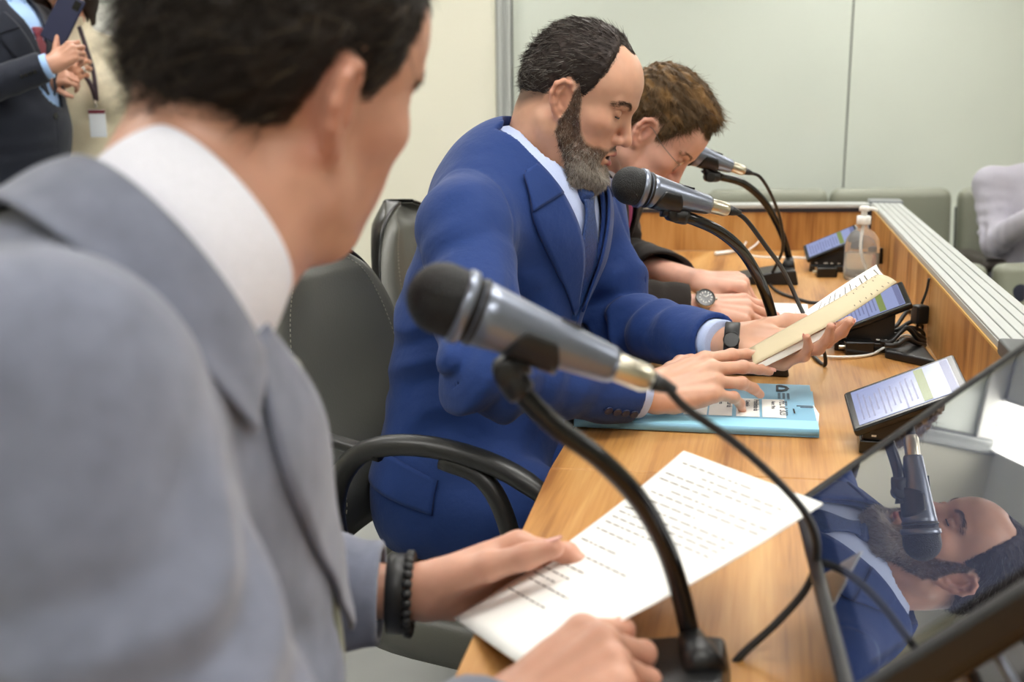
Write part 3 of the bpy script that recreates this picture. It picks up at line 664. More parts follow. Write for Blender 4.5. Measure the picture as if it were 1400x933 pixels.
# ------------------------------------------------------------------ microphones on goosenecks
def microphone(label, head, tail, clip, joint, neck, base, byaw, cable, k=1., nr_=.0078, tape=False, bump_base=1.):
    t = thing('gooseneck_microphone', label, 'microphone', 'table microphones on the desk')
    head, tail = np.asarray(head), np.asarray(tail); ax = nrm(tail-head); L_ = np.linalg.norm(tail-head)
    r = .0265*k
    prof = [(-r, .001)]+[(-r*math.cos(a), r*math.sin(a)) for a in np.linspace(.15, math.pi*.5, 12)]+[(r*.55, r*.97), (r*.95, r*.90)]
    MB().lathe(head, ax, prof, 40).build('grille', M['grille'], t, smooth=True)
    MB().lathe(head+ax*r*.42, ax, [(0, r*.99), (.001, r*1.05), (r*.28, r*1.04), (r*.3, r*.98)], 40).build('band', M['micbody'], t, smooth=True)
    b0 = head+ax*r*.9; Lb = L_-r*.9
    body = MB().lathe(b0, ax, [(0, r*.93), (Lb*.12, r*.88), (Lb*.5, r*.70), (Lb*.96, r*.52), (Lb, r*.47)], 40).build('handle', M['micbody'], t, smooth=True)
    MB().lathe(b0+ax*.001, ax, [(0, r*.96), (r*.12, r*.95), (r*.13, r*.9)], 40).build('neck_ring', M['black'], t, smooth=True)
    MB().lathe(tail-ax*.002, ax, [(0, r*.38), (.002, r*.40), (.026*k, r*.40), (.030*k, r*.34), (.032*k, r*.30)], 30).build('connector', M['nickel'], t, smooth=True)
    ce = tail+ax*.030*k; MB().lathe(ce, ax, [(0, r*.29), (.010*k, r*.22), (.020*k, .0034)], 24).build('cable_boot', M['rubber'], t, smooth=True)
    up = nrm(np.cross(np.cross(ax, (0, 0, 1)), ax)); sd = np.cross(ax, up)
    # switch plate and clip
    clip = np.asarray(clip); joint = np.asarray(joint); tt = (clip-b0)@ax; cc = b0+ax*tt; rr = r*(.92-.45*tt/Lb)
    G = []
    for i in range(9):
        a_ = (i/8-.5)*.042*k; row = []
        for j in range(25):
            th = -1.75+3.5*j/24
            row.append(cc+ax*a_*(1-.45*abs(th/1.75)**3)+(math.sin(th)*sd-math.cos(th)*up)*(rr+.0025))
        G.append(row)
    cl = MB().grid(G).build('clip', M['black'], t, smooth=True, solid=.0022)
    MB().lathe(cc+sd*(-rr-.0034), sd, [(0, .008*k), (.0012, .009*k)], 24).build('clip_pad', M['blackgloss'], cl)
    MB().box(b0+ax*Lb*.62+up*r*.66, (.008*k, .0035*k, .0012), np.stack([ax, sd, up], 1)).build('switch', M['blackgloss'], t, bevel=.0005)
    neck = catmull(neck, 140)
    jd = nrm(neck[0]-joint); 
    MB().tube([cc-up*(rr+.001), cc-up*(rr+.012*k)*.6+joint*.4-cc*.4+up*0 if False else (cc-up*rr)*.5+joint*.5, joint], [.0105*k, .008*k, .0085*k], 14).build('swivel', M['black'], t, smooth=True)
    MB().lathe(joint-sd*.011*k, sd, [(0, .008*k), (.001, .0105*k), (.021*k, .0105*k), (.022*k, .008*k)], 22).build('pivot', M['black'], t, smooth=True)
    MB().lathe(joint-sd*.0135*k, sd, [(0, .004*k), (.003, .0055*k)], 16).build('pivot_screw', M['chrome'], t, smooth=True)
    MB().tube([joint, joint*.5+neck[4]*.5, neck[8], neck[12]], [.0095*k, .0115*k, .0115*k, .0105*k], 18).build('adapter', M['black'], t, smooth=True)
    s = np.concatenate([[0], np.cumsum(np.linalg.norm(np.diff(neck, axis=0), axis=1))]); N_ = int(s[-1]/.0016); P = np.stack([np.interp(np.linspace(0, s[-1], N_), s, neck[:, i]) for i in range(3)], 1)
    MB().tube(P, [nr_*k*(1+(.07 if i % 2 else -.04)) for i in range(N_)], 16).build('gooseneck', M['blackgloss'], t, smooth=True)
    e = neck[-1]; MB().lathe(e-nrm(neck[-1]-neck[-8])*.004, nrm(neck[-1]-neck[-8]), [(0, nr_*k*1.15), (.002, nr_*k*1.35), (.020*k, nr_*k*1.35), (.022*k, nr_*k*1.2)], 24).build('collar_ring', M['chrome'], t, smooth=True)
    # base: low wedge, highest behind
    bx, by = base; c, s_ = math.cos(byaw), math.sin(byaw); F_ = np.array([c, s_, 0]); S_ = np.array([-s_, c, 0]); o_ = np.array([bx, by, DZ+.0005])
    pr = [(-.085, .0), (-.085, .012), (.03, .034), (.055, .034), (.062, .0)]
    pr = [(a*k, b*k*bump_base) for a, b in pr]
    MB().prism([o_+F_*a-S_*.055*k+np.array([0, 0, b]) for a, b in pr], S_*.11*k).build('base', M['black'], t, bevel=.004, bseg=3)
    top = o_+F_*.042*k+np.array([0, 0, .034*k*bump_base]); MB().tube([top-(0, 0, .004), top*.5+e*.5, e], [.017*k, .0135*k, .0105*k], 20).build('neck_socket', M['black'], t, smooth=True)
    if cable is not None:
        MB().tube(catmull([ce+ax*.012*k]+list(cable), 90), .0034*k, 10).build('cable', M['rubber'], t, smooth=True)
    return t, dict(b0=b0, ax=ax, up=up, sd=sd, Lb=Lb, r=r)
ys = lambda L: [aty(u, v, y) for u, v, y in L]
h1, t1 = aty(606, 409, .775), aty(840, 501, .785)
mic1, q1 = microphone('blurred microphone nearest the camera, in front of the blue-suited man', h1, t1, aty(735, 460, .78), aty(693, 508, .78),
    ys([(700, 520, .78), (726, 552, .78), (765, 588, .782), (820, 628, .785), (872, 682, .79), (908, 745, .795), (930, 810, .80), (944, 872, .80)]), atz(948, 905, DZ+.03)[:2]-np.array([.035, .01]), -12*D2R,
    ys([(940, 560, .79), (1000, 602, .80), (1060, 655, .82), (1103, 705, .84), (1117, 752, .85), (1104, 802, .85), (1062, 852, .845), (1012, 898, .84), (985, 935, .83), (975, 985, .795)]))
h2, t2 = aty(862, 254, 1.53), aty(970, 281, 1.56)
mic2, q2 = microphone('microphone at the mouth of the man in the blue suit', h2, t2, aty(912, 263, 1.545), aty(920, 293, 1.545),
    ys([(926, 294, 1.545), (950, 301, 1.55), (984, 317, 1.58), (1014, 343, 1.63), (1036, 378, 1.69), (1050, 412, 1.75), (1058, 445, 1.80), (1061, 480, 1.83)]), atz(1052, 505, DZ)[:2]-np.array([.03, -.005]), -12*D2R,
    ys([(1022, 303, 1.58), (1048, 338, 1.62), (1072, 372, 1.68), (1094, 420, 1.74), (1112, 455, 1.80), (1126, 480, 1.85)])+[atz(1128, 499, DZ+.004), atz(1117, 492, DZ+.004), atz(1108, 478, DZ+.004), atz(1120, 470, DZ+.004)], k=1.)
h3, t3 = aty(930, 205, 2.42), aty(1000, 228, 2.44)
mic3, q3 = microphone('microphone beyond the face of the man in glasses', h3, t3, aty(968, 220, 2.43), aty(970, 242, 2.43),
    ys([(975, 241, 2.43), (990, 243, 2.45), (1018, 252, 2.52), (1044, 275, 2.60), (1062, 305, 2.68), (1073, 332, 2.76), (1079, 355, 2.82)]), atz(1076, 374, DZ+.02)[:2]-np.array([.045, .0]), -8*D2R,
    ys([(1040, 243, 2.46), (1056, 270, 2.52), (1068, 305, 2.6), (1070, 340, 2.66), (1060, 365, 2.7)])+[atz(1051, 384, DZ+.005), atz(1062, 398, DZ+.004), atz(1088, 408, DZ+.004), atz(1112, 414, DZ+.004), atz(1140, 412, DZ+.004)], k=1.08, nr_=.0075)
def mic_label(q, f, w_, h_, txt, t):
    c = q['b0']+q['ax']*q['Lb']*f+q['up']*(q['r']*(.92-.45*f)+.0004)-q['sd']*.002; l = MB().box(c, (w_, h_, .0003), np.stack([q['ax'], q['sd'], q['up']], 1)).build('label', M['white_plastic'], t)
    lettering('lettering', txt, c-q['ax']*w_*.8+q['sd']*(h_*.6), q['ax'], -q['sd'], h_*1.5, M['ink'], l, .0006)
mic_label(q2, .50, .016, .006, 'CCJ 05', mic2); mic_label(q3, .42, .014, .007, 'CCJ 04', mic3)
# ------------------------------------------------------------------ tilted touch terminals
TA = [np.array(q) for q in ((.457, 1.462, .804), (.590, 1.430, .853), (.5745, 1.342, .843), (.452, 1.379, .770))]
lx = nrm((TA[1]+TA[2]-TA[0]-TA[3])); ly = (TA[0]+TA[1]-TA[3]-TA[2]); ly = nrm(ly-lx*(ly@lx)); ln = np.cross(lx, ly); tc_ = sum(TA)/4
M['scr'] = mat('lit_tablet_screen', srgb(40, 44, 62), .12, emit=(srgb(172, 184, 236), .62)); M['scr_green'] = mat('lit_green_row', srgb(40, 46, 26), .2, emit=(srgb(156, 176, 88), .5))
M['scr_ink'] = mat('lit_grey_rows', srgb(34, 36, 50), .2, emit=(srgb(140, 148, 204), .5))
def terminal(off, label, gpos, proto=[None]):
    if proto[0] is not None:
        t = proto[0].copy(); COL.objects.link(t); t['label'] = label; t.location = off
        for ch in proto[0].children:
            c = ch.copy(); COL.objects.link(c); c.parent = t
            for g in ch.children: d = g.copy(); COL.objects.link(d); d.parent = c
        return t
    t = thing('touch_terminal', label, 'tablet terminal', 'touch terminals on the desk'); proto[0] = t
    R = np.stack([lx, ly, ln], 1); hx_, hy_ = .072, .046
    tb = MB().box(tc_-ln*.005, (hx_+.004, hy_+.004, .006), R).build('tablet', M['blackgloss'], t, bevel=.004, bseg=3)
    MB().box(tc_+lx*.0+ln*.0013, (hx_-.006, hy_-.004, .0004), R).build('screen', M['scr'], tb)
    g = MB().box(tc_+lx*.026+ln*.0019, (.006, hy_-.006, .0003), R).build('highlighted_row', M['scr_green'], tb)
    m_ = MB()
    for k in range(13):
        u = -.058+k*.0072
        if .018 < u < .034: continue
        m_.box(tc_+lx*u-ly*.004*(k % 3)+ln*.0018, (.0011, hy_*.72-.004*(k % 4), .0002), R)
    m_.build('text_rows', M['scr_ink'], tb)
    MB().box(tc_+lx*.060+ln*.0019, (.005, hy_-.006, .0003), R).build('tool_bar', M['scr_ink'], tb)
    # wedge body below the tablet
    bx = nrm(np.array([lx[0], lx[1], 0])); by = np.array([-bx[1], bx[0], 0]); z0 = DZ+.018
    P = tc_-lx*.060-ln*.011; Q = tc_+lx*.050-ln*.011; w_ = .034
    pts = [P*[1, 1, 0]+[0, 0, z0], Q*[1, 1, 0]+[0, 0, z0], Q-np.array([0, 0, .002]), P-np.array([0, 0, .002])]
    b_ = MB().prism([q-by*w_ for q in pts], by*2*w_).build('wedge_body', M['black'], t, bevel=.0015)
    m_ = MB()
    for u, l_ in ((-.036, .003), (-.012, .0055), (.004, .0035), (.022, .0035), (.036, .0018)): m_.box((P+Q)/2*[1, 1, 0]+[0, 0, z0+.006]+bx*u-by*(w_+.0003), (l_, .0002, .0012), np.stack([bx, by, [0, 0, 1.]], 1))
    m_.build('port_lettering', M['white_plastic'], b_)
    c = (P+Q)/2*[1, 1, 0]
    MB().box(c+[0, 0, DZ+.0095]+bx*.004, (.058, .040, .009), np.stack([bx, by, [0, 0, 1.]], 1)).build('base_box', M['blackgloss'], t, bevel=.002)
    return t
terminal((0, 0, 0), 'lit touch terminal at the far corner of the big dark monitor', None)
off2 = atz(1139, 459, .770)-TA[3]; off2[2] = 0; off3 = atz(1105, 357, .77)-TA[3]; off3[2] = 0
terminal(off2, 'touch terminal half hidden behind the papers the blue-suited man holds', None); terminal(off3, 'touch terminal farthest away, left of the sanitizer bottle', None)
def adapter_box(p, yaw, label):
    t = thing('signal_box', label, 'adapter box', 'small black boxes in front of the terminals'); R = rotm(yaw)
    MB().box(np.array([p[0], p[1], DZ+.013]), (.026, .020, .0125), R).build('housing', M['blackgloss'], t, bevel=.003, bseg=3)
    MB().lathe(np.array([p[0], p[1], DZ+.012])-R[:, 0]*.026, -R[:, 0], [(0, .004), (.008, .004)], 14).build('plug', M['nickel'], t)
    return t
adapter_box(atz(1177, 487, DZ)+[0, .02, 0], -.1, 'small black box by the terminal under the held papers, white cable plugged in'); adapter_box(atz(1132, 380, DZ)+[0, .02, 0], -.1, 'small black box by the farthest terminal')
# ------------------------------------------------------------------ cables on the desk
def cord(name, P, r, mt, label, cat='cable', group=None):
    t = MB().tube(catmull(P, 80), r, 10).build(name, mt, smooth=True); return tag(t, label, cat, group)
Z_ = lambda L, dz=.004: [atz(u, v, DZ+dz) for u, v in L]
cord('white_cable', Z_([(1080, 478), (1105, 484), (1135, 488), (1165, 488), (1190, 485)])+[atz(1208, 476, DZ+.010), atz(1222, 466, DZ+.025), atz(1236, 459, DZ+.03), atz(1248, 460, DZ+.02)], .0024, M['white_plastic'], 'thin white cable running past the small black box under the held papers')
wc = thing('charging_cable', 'white charging cable looped on the far desk, under the far ledge', 'cable')
MB().tube(catmull(Z_([(1012, 345)], .003)+[atz(1018, 335, DZ+.02), atz(1026, 322, DZ+.04), atz(1038, 317, DZ+.045), atz(1043, 322, DZ+.04), atz(1034, 334, DZ+.022), atz(1022, 344, DZ+.006)]+Z_([(1030, 350), (1052, 352), (1080, 352), (1102, 353)], .003), 90), .0028, 10).build('wire', M['white_plastic'], wc, smooth=True)
MB().tube([atz(978, 347, DZ+.006), atz(996, 345, DZ+.006), atz(1001, 344, DZ+.006), atz(1012, 344, DZ+.005)], [.006, .0065, .004, .0028], 12).build('plug', M['white_plastic'], wc, smooth=True)
MB().tube([atz(1008, 340, DZ+.012), atz(1009, 334, DZ+.03)], [.008, .007], 12).build('adapter', M['white_plastic'], wc, smooth=True)
rs_ = random.Random(5)
for k in range(6):
    a = atz(1222+rs_.uniform(-4, 6), 447+k*5, DZ+.02+.006*(k % 3)); b = atz(1256+rs_.uniform(-3, 5), 440+k*6, DZ+.022); m_ = (a+b)/2+np.array([0, rs_.uniform(-.01, .01), rs_.uniform(.005, .025)])
    cord('power_cable', [a-[.02, 0, 0], a, m_, b, atz(1264, 452+k*4, DZ+.008)], .0042, M['rubber'], 'black cables tangled against the ledge beside the second terminal', 'cable', 'tangled black cables')
pp = thing('power_plug', 'black plug hanging at the joint of the ledge boards', 'plug'); c = BB(jy)
MB().box(np.array([c[0]-.016, c[1], DZ+.055]), (.013, .012, .018), rotm(.25)).build('plug_body', M['black'], pp, bevel=.004); MB().tube(catmull([(c[0]-.014, c[1], DZ+.075), (c[0]-.006, c[1]+.001, DZ+.10), (c[0]-.003, c[1]+.001, LZ-.008)], 12), .0026, 8).build('wire', M['rubber'], pp, smooth=True)
MB().tube(catmull([(c[0]-.016, c[1], DZ+.04), (c[0]-.024, c[1]-.006, DZ+.02), (c[0]-.03, c[1]-.03, DZ+.005)], 12), .003, 8).build('wire', M['rubber'], pp, smooth=True)
tag(MB().prism([dv(BB(1.83)-r_*.012, DZ), dv(BB(2.02)-r_*.02, DZ), dv(BB(2.02)-r_*.075, DZ), dv(BB(1.9)-r_*.09, DZ)], (0, 0, .016)).build('power_strip', M['black'], bevel=.004), 'black power strip under the tangled cables against the ledge', 'power strip')
sk = thing('wall_connector', 'dark plug on the ledge behind the sanitizer bottle', 'plug'); c = BB(2.95)
MB().box(np.array([c[0]-.022, c[1], DZ+.04]), (.02, .016, .022), rotm(.25)).build('plug_body', M['black'], sk, bevel=.004); MB().tube(catmull([(c[0]-.03, c[1], DZ+.022), (c[0]-.05, c[1]-.02, DZ+.005), (c[0]-.09, c[1]-.03, DZ+.004)], 12), .0035, 8).build('wire', M['rubber'], sk, smooth=True)
# ------------------------------------------------------------------ sanitizer
M['pet'] = mat('clear_plastic', (.90, .92, .92), .03, trans=.86, ior=1.06); M['gel'] = mat('clear_gel', (.86, .89, .87), .04, trans=.84, ior=1.05)
sb = thing('sanitizer_bottle', 'clear pump bottle of hand sanitizer standing by the far corner of the ledge', 'bottle', None)
bo = atz(1176, 383, DZ+.001); kz = 1.
MB().lathe(bo, (0, 0, 1), [(0, .036), (.004, .042), (.02, .0435), (.085, .0435), (.105, .040), (.121, .030), (.131, .017), (.134, .0135), (.148, .0135)], 40).build('bottle', M['pet'], sb, smooth=True)
MB().lathe(bo+[0, 0, .003], (0, 0, 1), [(0, .034), (.003, .0395), (.016, .0412), (.066, .0412)], 40).build('gel', M['gel'], sb, smooth=True)
MB().lathe(bo+[0, 0, .143], (0, 0, 1), [(0, .0165), (.001, .0175), (.020, .0175), (.022, .015)], 28).build('collar', M['white_plastic'], sb, smooth=True)
MB().lathe(bo+[0, 0, .164], (0, 0, 1), [(0, .0075), (.012, .0075), (.013, .013), (.024, .0125), (.026, .009)], 24).build('pump_head', M['white_plastic'], sb, smooth=True)
MB().tube([bo+[0, 0, .183], bo+[.016, -.012, .184], bo+[.026, -.02, .180]], [.0055, .005, .004], 12).build('nozzle', M['white_plastic'], sb, smooth=True)
MB().tube(catmull([bo+[0, 0, .145], bo+[-.004, 0, .09], bo+[.004, 0, .05], bo+[.022, 0, .008]], 24), .0035, 10).build('dip_tube', M['white_plastic'], sb, smooth=True)
tag(MB().box(atz(1163, 372, DZ+.001)+[.02, .07, .006], (.022, .012, .006), rotm(.2)).build('orange_box', mat('orange_plastic', srgb(226, 110, 50), .4), bevel=.002), 'small orange box seen through the sanitizer bottle', 'box')
# ------------------------------------------------------------------ blue folder with stickers
fo = thing('document_folder', 'light blue card folder with white stickers, under the right hand of the blue-suited man', 'folder')
fz = DZ+.012; A_, B_, C_ = atz(785, 574, fz), atz(1120, 588, fz), atz(1110, 527, fz); D_ = A_+(C_-B_)
def fp(u, v, z=0): p = A_+(B_-A_)*u+(D_-A_)*v; return np.array([p[0], p[1], fz+z])
def flat(name, q, th, z, mt, par, bev=0): return MB().prism([fp(u, v, z-th) for u, v in q], (0, 0, th)).build(name, mt, par, bevel=bev)
flat('back_cover', [(-.003, -.004), (1.0, -.012), (1.004, .99), (0, 1.0)], .0009, -.0095, M['blue_card'], fo)
flat('contents', [(.01, .012), (.994, .02), (1.012, .34), (.985, .62), (.985, 1.012), (.02, 1.018)], .0085, -.0008, M['paper'], fo)
flat('front_cover', [(0, 0), (1., 0), (.992, .42), (.99, 1.), (0, 1.)], .0007, 0, M['blue_card'], fo)
MB().tube([fp(0, -.002, -.005), fp(1, -.002, -.005)], .0055, 12, flat=.55, up=(0, 1, 0)).build('spine', M['blue_card'], fo, smooth=True)
flat('spine_fold', [(0, .0), (1., 0), (1., .165), (0, .165)], .0004, .0006, mat('pale_blue_card', srgb(158, 218, 240), .45), fo)
ud = B_-A_; vd = D_-A_; M['grey_ink'] = mat('grey_print', srgb(84, 88, 98), .7)
for k, (u0, tx) in enumerate(((.775, ('PEC nº 3/23', 'Autor: Mesa')), (.665, ('Presidente da', 'Comissão')), (.55, ('Relator da', 'matéria')), (.445, ('Prazo final', 'Pauta 1')))):
    st = flat('sticker', [(u0, .20), (u0+.098, .20), (u0+.094, .60), (u0-.004, .60)], .0003, .0010, M['paper'], fo)
    lettering('lettering', tx[0], fp(u0+.072, .575, .0012), -vd, ud, .0165 if k == 0 else .0115, M['grey_ink'], st, .0003); lettering('lettering', tx[1], fp(u0+.038, .55, .0012), -vd, ud, .0085, M['grey_ink'], st, .0003)
lg = MB(); ring = [(.835, .80), (.835, .95), (.845, .965), (.86, .965), (.885, .93), (.895, .875), (.885, .83), (.86, .80)]; cen = np.mean(ring, 0); inn_ = [((a-cen[0])*.52+cen[0]-.002, (b-cen[1])*.5+cen[1]) for a, b in ring]
n_ = len(ring); lg.add([fp(a, b, .0011) for a, b in ring]+[fp(a, b, .0011) for a, b in inn_], [(i, (i+1) % n_, n_+(i+1) % n_, n_+i) for i in range(n_)]); lg.build('emblem', M['ink'], fo)
m_ = MB()
for a in (.842, .862, .882):
    for b0_, b1_ in ((.62, .76),): m_.add([fp(a, b0_, .0011), fp(a+.011, b0_, .0011), fp(a+.011, b1_, .0011), fp(a, b1_, .0011)], [(0, 1, 2, 3)])
m_.build('emblem_lettering', mat('grey_ink', srgb(62, 96, 118), .6), fo)
m_ = MB(); m_.tube([fp(.92, .47, .0012), fp(.985, .47, .0012), fp(.99, .455, .0012), fp(.985, .44, .0012), fp(.935, .44, .0012)], .0007, 6); m_.build('paper_clip', M['micbody'], fo)
m_ = MB(); m_.add([fp(.905, .30, .0012), fp(.912, .30, .0012), fp(.909, .40, .0012), fp(.902, .40, .0012)], [(0, 1, 2, 3)]); m_.add([fp(.69, .8, .0012), fp(.70, .8, .0012), fp(.70, .86, .0012), fp(.69, .86, .0012)], [(0, 1, 2, 3)]); m_.build('small_print', M['ink'], fo)
# ------------------------------------------------------------------ papers
gp = thing('printed_page', 'white printed page held in both hands by the man in the light grey jacket', 'paper')
ks = .975
PC = [CAMP+(np.array(q)-CAMP)*ks for q in ((-.058, .972, .714), (.178, 1.091, .841), (.269, .90, .855), (.007, .78, .768))]
o, G, nn = sheet('sheet', PC, M['paper'], gp, bulge=.006, thick=.0012, n=20)
if nn[2] < 0: nn = -nn
L_ = []
for u, v0, v1 in ((.95, .08, .62), (.915, .3, .92), (.885, .05, .9), (.855, .05, .5), (.82, .22, .95), (.79, .1, .95), (.755, .1, .55), (.72, .06, .93), (.69, .06, .93), (.665, .06, .93), (.635, .06, .93), (.605, .06, .6), (.565, .06, .45), (.50, .06, .42), (.44, .06, .66), (.38, .06, .4), (.335, .06, .38), (.30, .06, .33), (.27, .1, .56), (.20, .06, .52)): L_.append((u, v0, v1))
printing('print', G, nn, L_, M['paper_ink'], gp, off=.0009, w=.0052)
bp_ = thing('held_document', 'sheaf of tan and white pages held up by the man in the blue suit', 'paper')
q = lambda *a: aty(*a)
c1_ = [q(1030, 500, 1.555), q(1100, 463, 1.60), q(1165, 427, 1.66), q(1226, 386, 1.72)]; c2_ = [q(1024, 477, 1.60), q(1090, 440, 1.655), q(1150, 406, 1.715), q(1198, 376, 1.765)]
def ribbon(name, ca, cb, mt, th, sag, n=24, m=8):
    A, B = catmull(ca, n), catmull(cb, n); G = np.array([[A[i]*(1-j/m)+B[i]*(j/m)+np.array([0, 0, sag*4*(j/m)*(1-j/m)]) for j in range(m+1)] for i in range(n)])
    MB().grid(G).build(name, mt, bp_, smooth=True, solid=th); return G
G2 = ribbon('tan_page', c1_, c2_, M['tan_paper'], .0009, .004)
c3_ = [q(1027, 482, 1.615), q(1092, 442, 1.675), q(1150, 407, 1.74), q(1216, 379, 1.80)]; c4_ = [q(1058, 458, 1.70), q(1104, 424, 1.76), q(1150, 392, 1.81), q(1198, 362, 1.86)]
G3 = ribbon('white_page', c3_, c4_, M['paper'], .0008, -.006)
ribbon('under_page', [a-[0, .002, .004] for a in [q(1034, 503, 1.56), q(1080, 481, 1.59), q(1130, 455, 1.63), q(1160, 436, 1.66)]], [a-[0, 0, .002] for a in c1_[:1]+[q(1078, 474, 1.59), q(1128, 448, 1.64), q(1160, 431, 1.66)]], M['paper'], .0008, 0)
m_ = MB()
for i in range(11, 23):
    a, b = G3[i, 1], G3[i, 7 if i % 3 else 5]; e_ = (G3[i+1, 1]-G3[i, 1])*.16; up_ = np.array([0, -.0004, .0012]); m_.add([a+up_, b+up_, b+e_+up_, a+e_+up_], [(0, 1, 2, 3)])
m_.build('print', M['paper_ink'], bp_)
m_ = MB()
for i in range(16, 23):
    a, b = G2[i, 1], G2[i, 6 if i % 2 else 7]; e_ = (G2[i+1, 1]-G2[i, 1])*.12; up_ = np.array([-.0003, -.0012, .0008]); m_.add([a+up_, b+up_, b+e_+up_, a+e_+up_], [(0, 1, 2, 3)])
m_.build('print', M['paper_ink'], bp_)
fp2 = thing('form_sheet', 'small printed form lying on the desk by the hands of the man in glasses', 'paper')
P_ = [atz(1052, 441, DZ+.0012), atz(1106, 441, DZ+.0012), atz(1104, 416, DZ+.0012), atz(1050, 414, DZ+.0012)]; P_[0] = P_[0]+(P_[0]-P_[1])*.6; P_[3] = P_[3]+(P_[3]-P_[2])*.6
slab('sheet', P_, M['paper'], fp2, .001); m_ = MB(); pf = lambda u, v: P_[0]*(1-u)*(1-v)+P_[1]*u*(1-v)+P_[2]*u*v+P_[3]*(1-u)*v+np.array([0, 0, .0004])
for u0, v0, u1, v1 in [(.45+.0*k, .2+.13*k, .66, .22+.13*k) for k in range(5)]+[(.7, .1, .705, .9), (.8, .2, .805, .85), (.9, .3, .93, .7), (.72, .5, .95, .51)]: m_.add([pf(u0, v0), pf(u1, v0), pf(u1, v1), pf(u0, v1)], [(0, 1, 2, 3)])
m_.build('print', M['paper_ink'], fp2)
# ------------------------------------------------------------------ big dark monitor lying tilted on the near run
mo = thing('monitor', 'large glossy black monitor tilted back on the near desk, mirroring the men', 'monitor')
b0_ = np.array([-.162, -.987, 0.]); hh = np.array([.987, -.162, 0.]); ta, de = 40*D2R, -.3*D2R
cm = hh*math.cos(ta)+np.array([0, 0, math.sin(ta)]); n0_ = np.cross(b0_, cm); n0_ = n0_ if n0_[2] > 0 else -n0_
mn = n0_*math.cos(de)+b0_*math.sin(de); mb = b0_*math.cos(de)-n0_*math.sin(de)
mA = atz(1100, 685, .825); MW, MH = .345, .26; mc = mA+mb*MW/2+cm*MH/2; Rm = np.stack([mb, cm, mn], 1)
M['mon_glass'] = mat('dark_mirror_glass', srgb(16, 18, 24), .015, spec=1., ior=2.1, coat=1.); M['mon_glass'].node_tree.nodes['Principled BSDF'].inputs['Coat Roughness'].default_value = .01; M['mon_glass'].node_tree.nodes['Principled BSDF'].inputs['Coat IOR'].default_value = 1.7
M['mon_lcd'] = mat('dark_panel_glass', srgb(58, 64, 84), .015, spec=1., ior=2.1, coat=1.); M['mon_lcd'].node_tree.nodes['Principled BSDF'].inputs['Coat Roughness'].default_value = .01; M['mon_lcd'].node_tree.nodes['Principled BSDF'].inputs['Coat IOR'].default_value = 1.7
MB().box(mc-mn*.004, (MW/2, MH/2, .004), Rm).build('glass', M['mon_glass'], mo, bevel=.0008)
MB().box(mc+mn*.00025+cm*.004, (MW/2-.014, MH/2-.012, .0002), Rm).build('display', M['mon_lcd'], mo)
fr = MB()
for sx in (-1, 1): fr.box(mc+mb*sx*(MW/2+.006)-mn*.010, (.0065, MH/2+.012, .012), Rm)
for sy in (-1, 1): fr.box(mc+cm*sy*(MH/2+.006)-mn*.010, (MW/2, .0065, .012), Rm)
fr.build('bezel', M['black'], mo, bevel=.004, bseg=3)
MB().box(mc-mn*.026, (MW/2-.004, MH/2-.004, .013), Rm).build('rear_housing', M['black'], mo, bevel=.008, bseg=3)
foot = mc+np.array([.10, 0, 0]); MB().box((foot[0]+.02, foot[1], DZ+.008), (.10, .11, .008), rotm(HN*-1)).build('stand_foot', M['black'], mo, bevel=.004)
MB().tube([mc-mn*.03, mc-mn*.07+[0, 0, -.03], (foot[0]+.02, foot[1], DZ+.012)], [.03, .026, .03], 16).build('stand_arm', M['black'], mo, smooth=True)
cord('monitor_cable', [mc-mn*.045-cm*.05+mb*.12, mc-mn*.10-cm*.05+mb*.14, np.array([.43, .72, DZ+.03]), np.array([.40, .66, DZ+.004]), np.array([.42, .58, DZ+.004])], .0035, M['micbody'], 'grey cable hanging below the near edge of the big monitor')
# ------------------------------------------------------------------ people: shared builders
M['skin'] = mat('skin', (1, 1, 1), .38, attr=True, sss=.12, spec=.45, bump=[('noise', 420, .12, .0006), ('voro', 1100, .10, .0003)])
M['strand'] = mat('hair_strands', (1, 1, 1), .6, attr=True, spec=.3)
def lerp3(a, b, t): return a+(b-a)*np.asarray(t)[:, None]
def hair_g(p, E, c=(0, 0, .045)):
    q = p-np.asarray(c, f32); az = np.degrees(np.arctan2(np.abs(q[:, 1]), q[:, 0])); el = np.degrees(np.arctan2(q[:, 2], np.sqrt(q[:, 0]**2+q[:, 1]**2)))
    return (el-np.interp(az, [e[0] for e in E], [e[1] for e in E]))*.0017
class Head:
    def __init__(s, c, yaw, pitch, roll=0, scale=1., **o):
        s.c = np.asarray(c, float); s.R = rotm(yaw*D2R, pitch*D2R, roll*D2R); s.o = o; s.k = scale
    def loc(s, p): return ((p-s.c.astype(f32))@s.R.astype(f32)/s.k).astype(f32)
    def W(s, q): return s.c+s.k*(np.asarray(q, float)@s.R.T)
    def sdf(s, p):
        q = s.loc(p); r0 = np.sqrt((q*q).sum(1)); far = r0 > .26; d = (r0-.17).astype(f32)
        if not far.all(): d[~far] = head_sdf(q[~far], s.o)
        return d*s.k
    def skull(s, p): return head_sdf(s.loc(p), {**s.o, 'noears': 1})*s.k
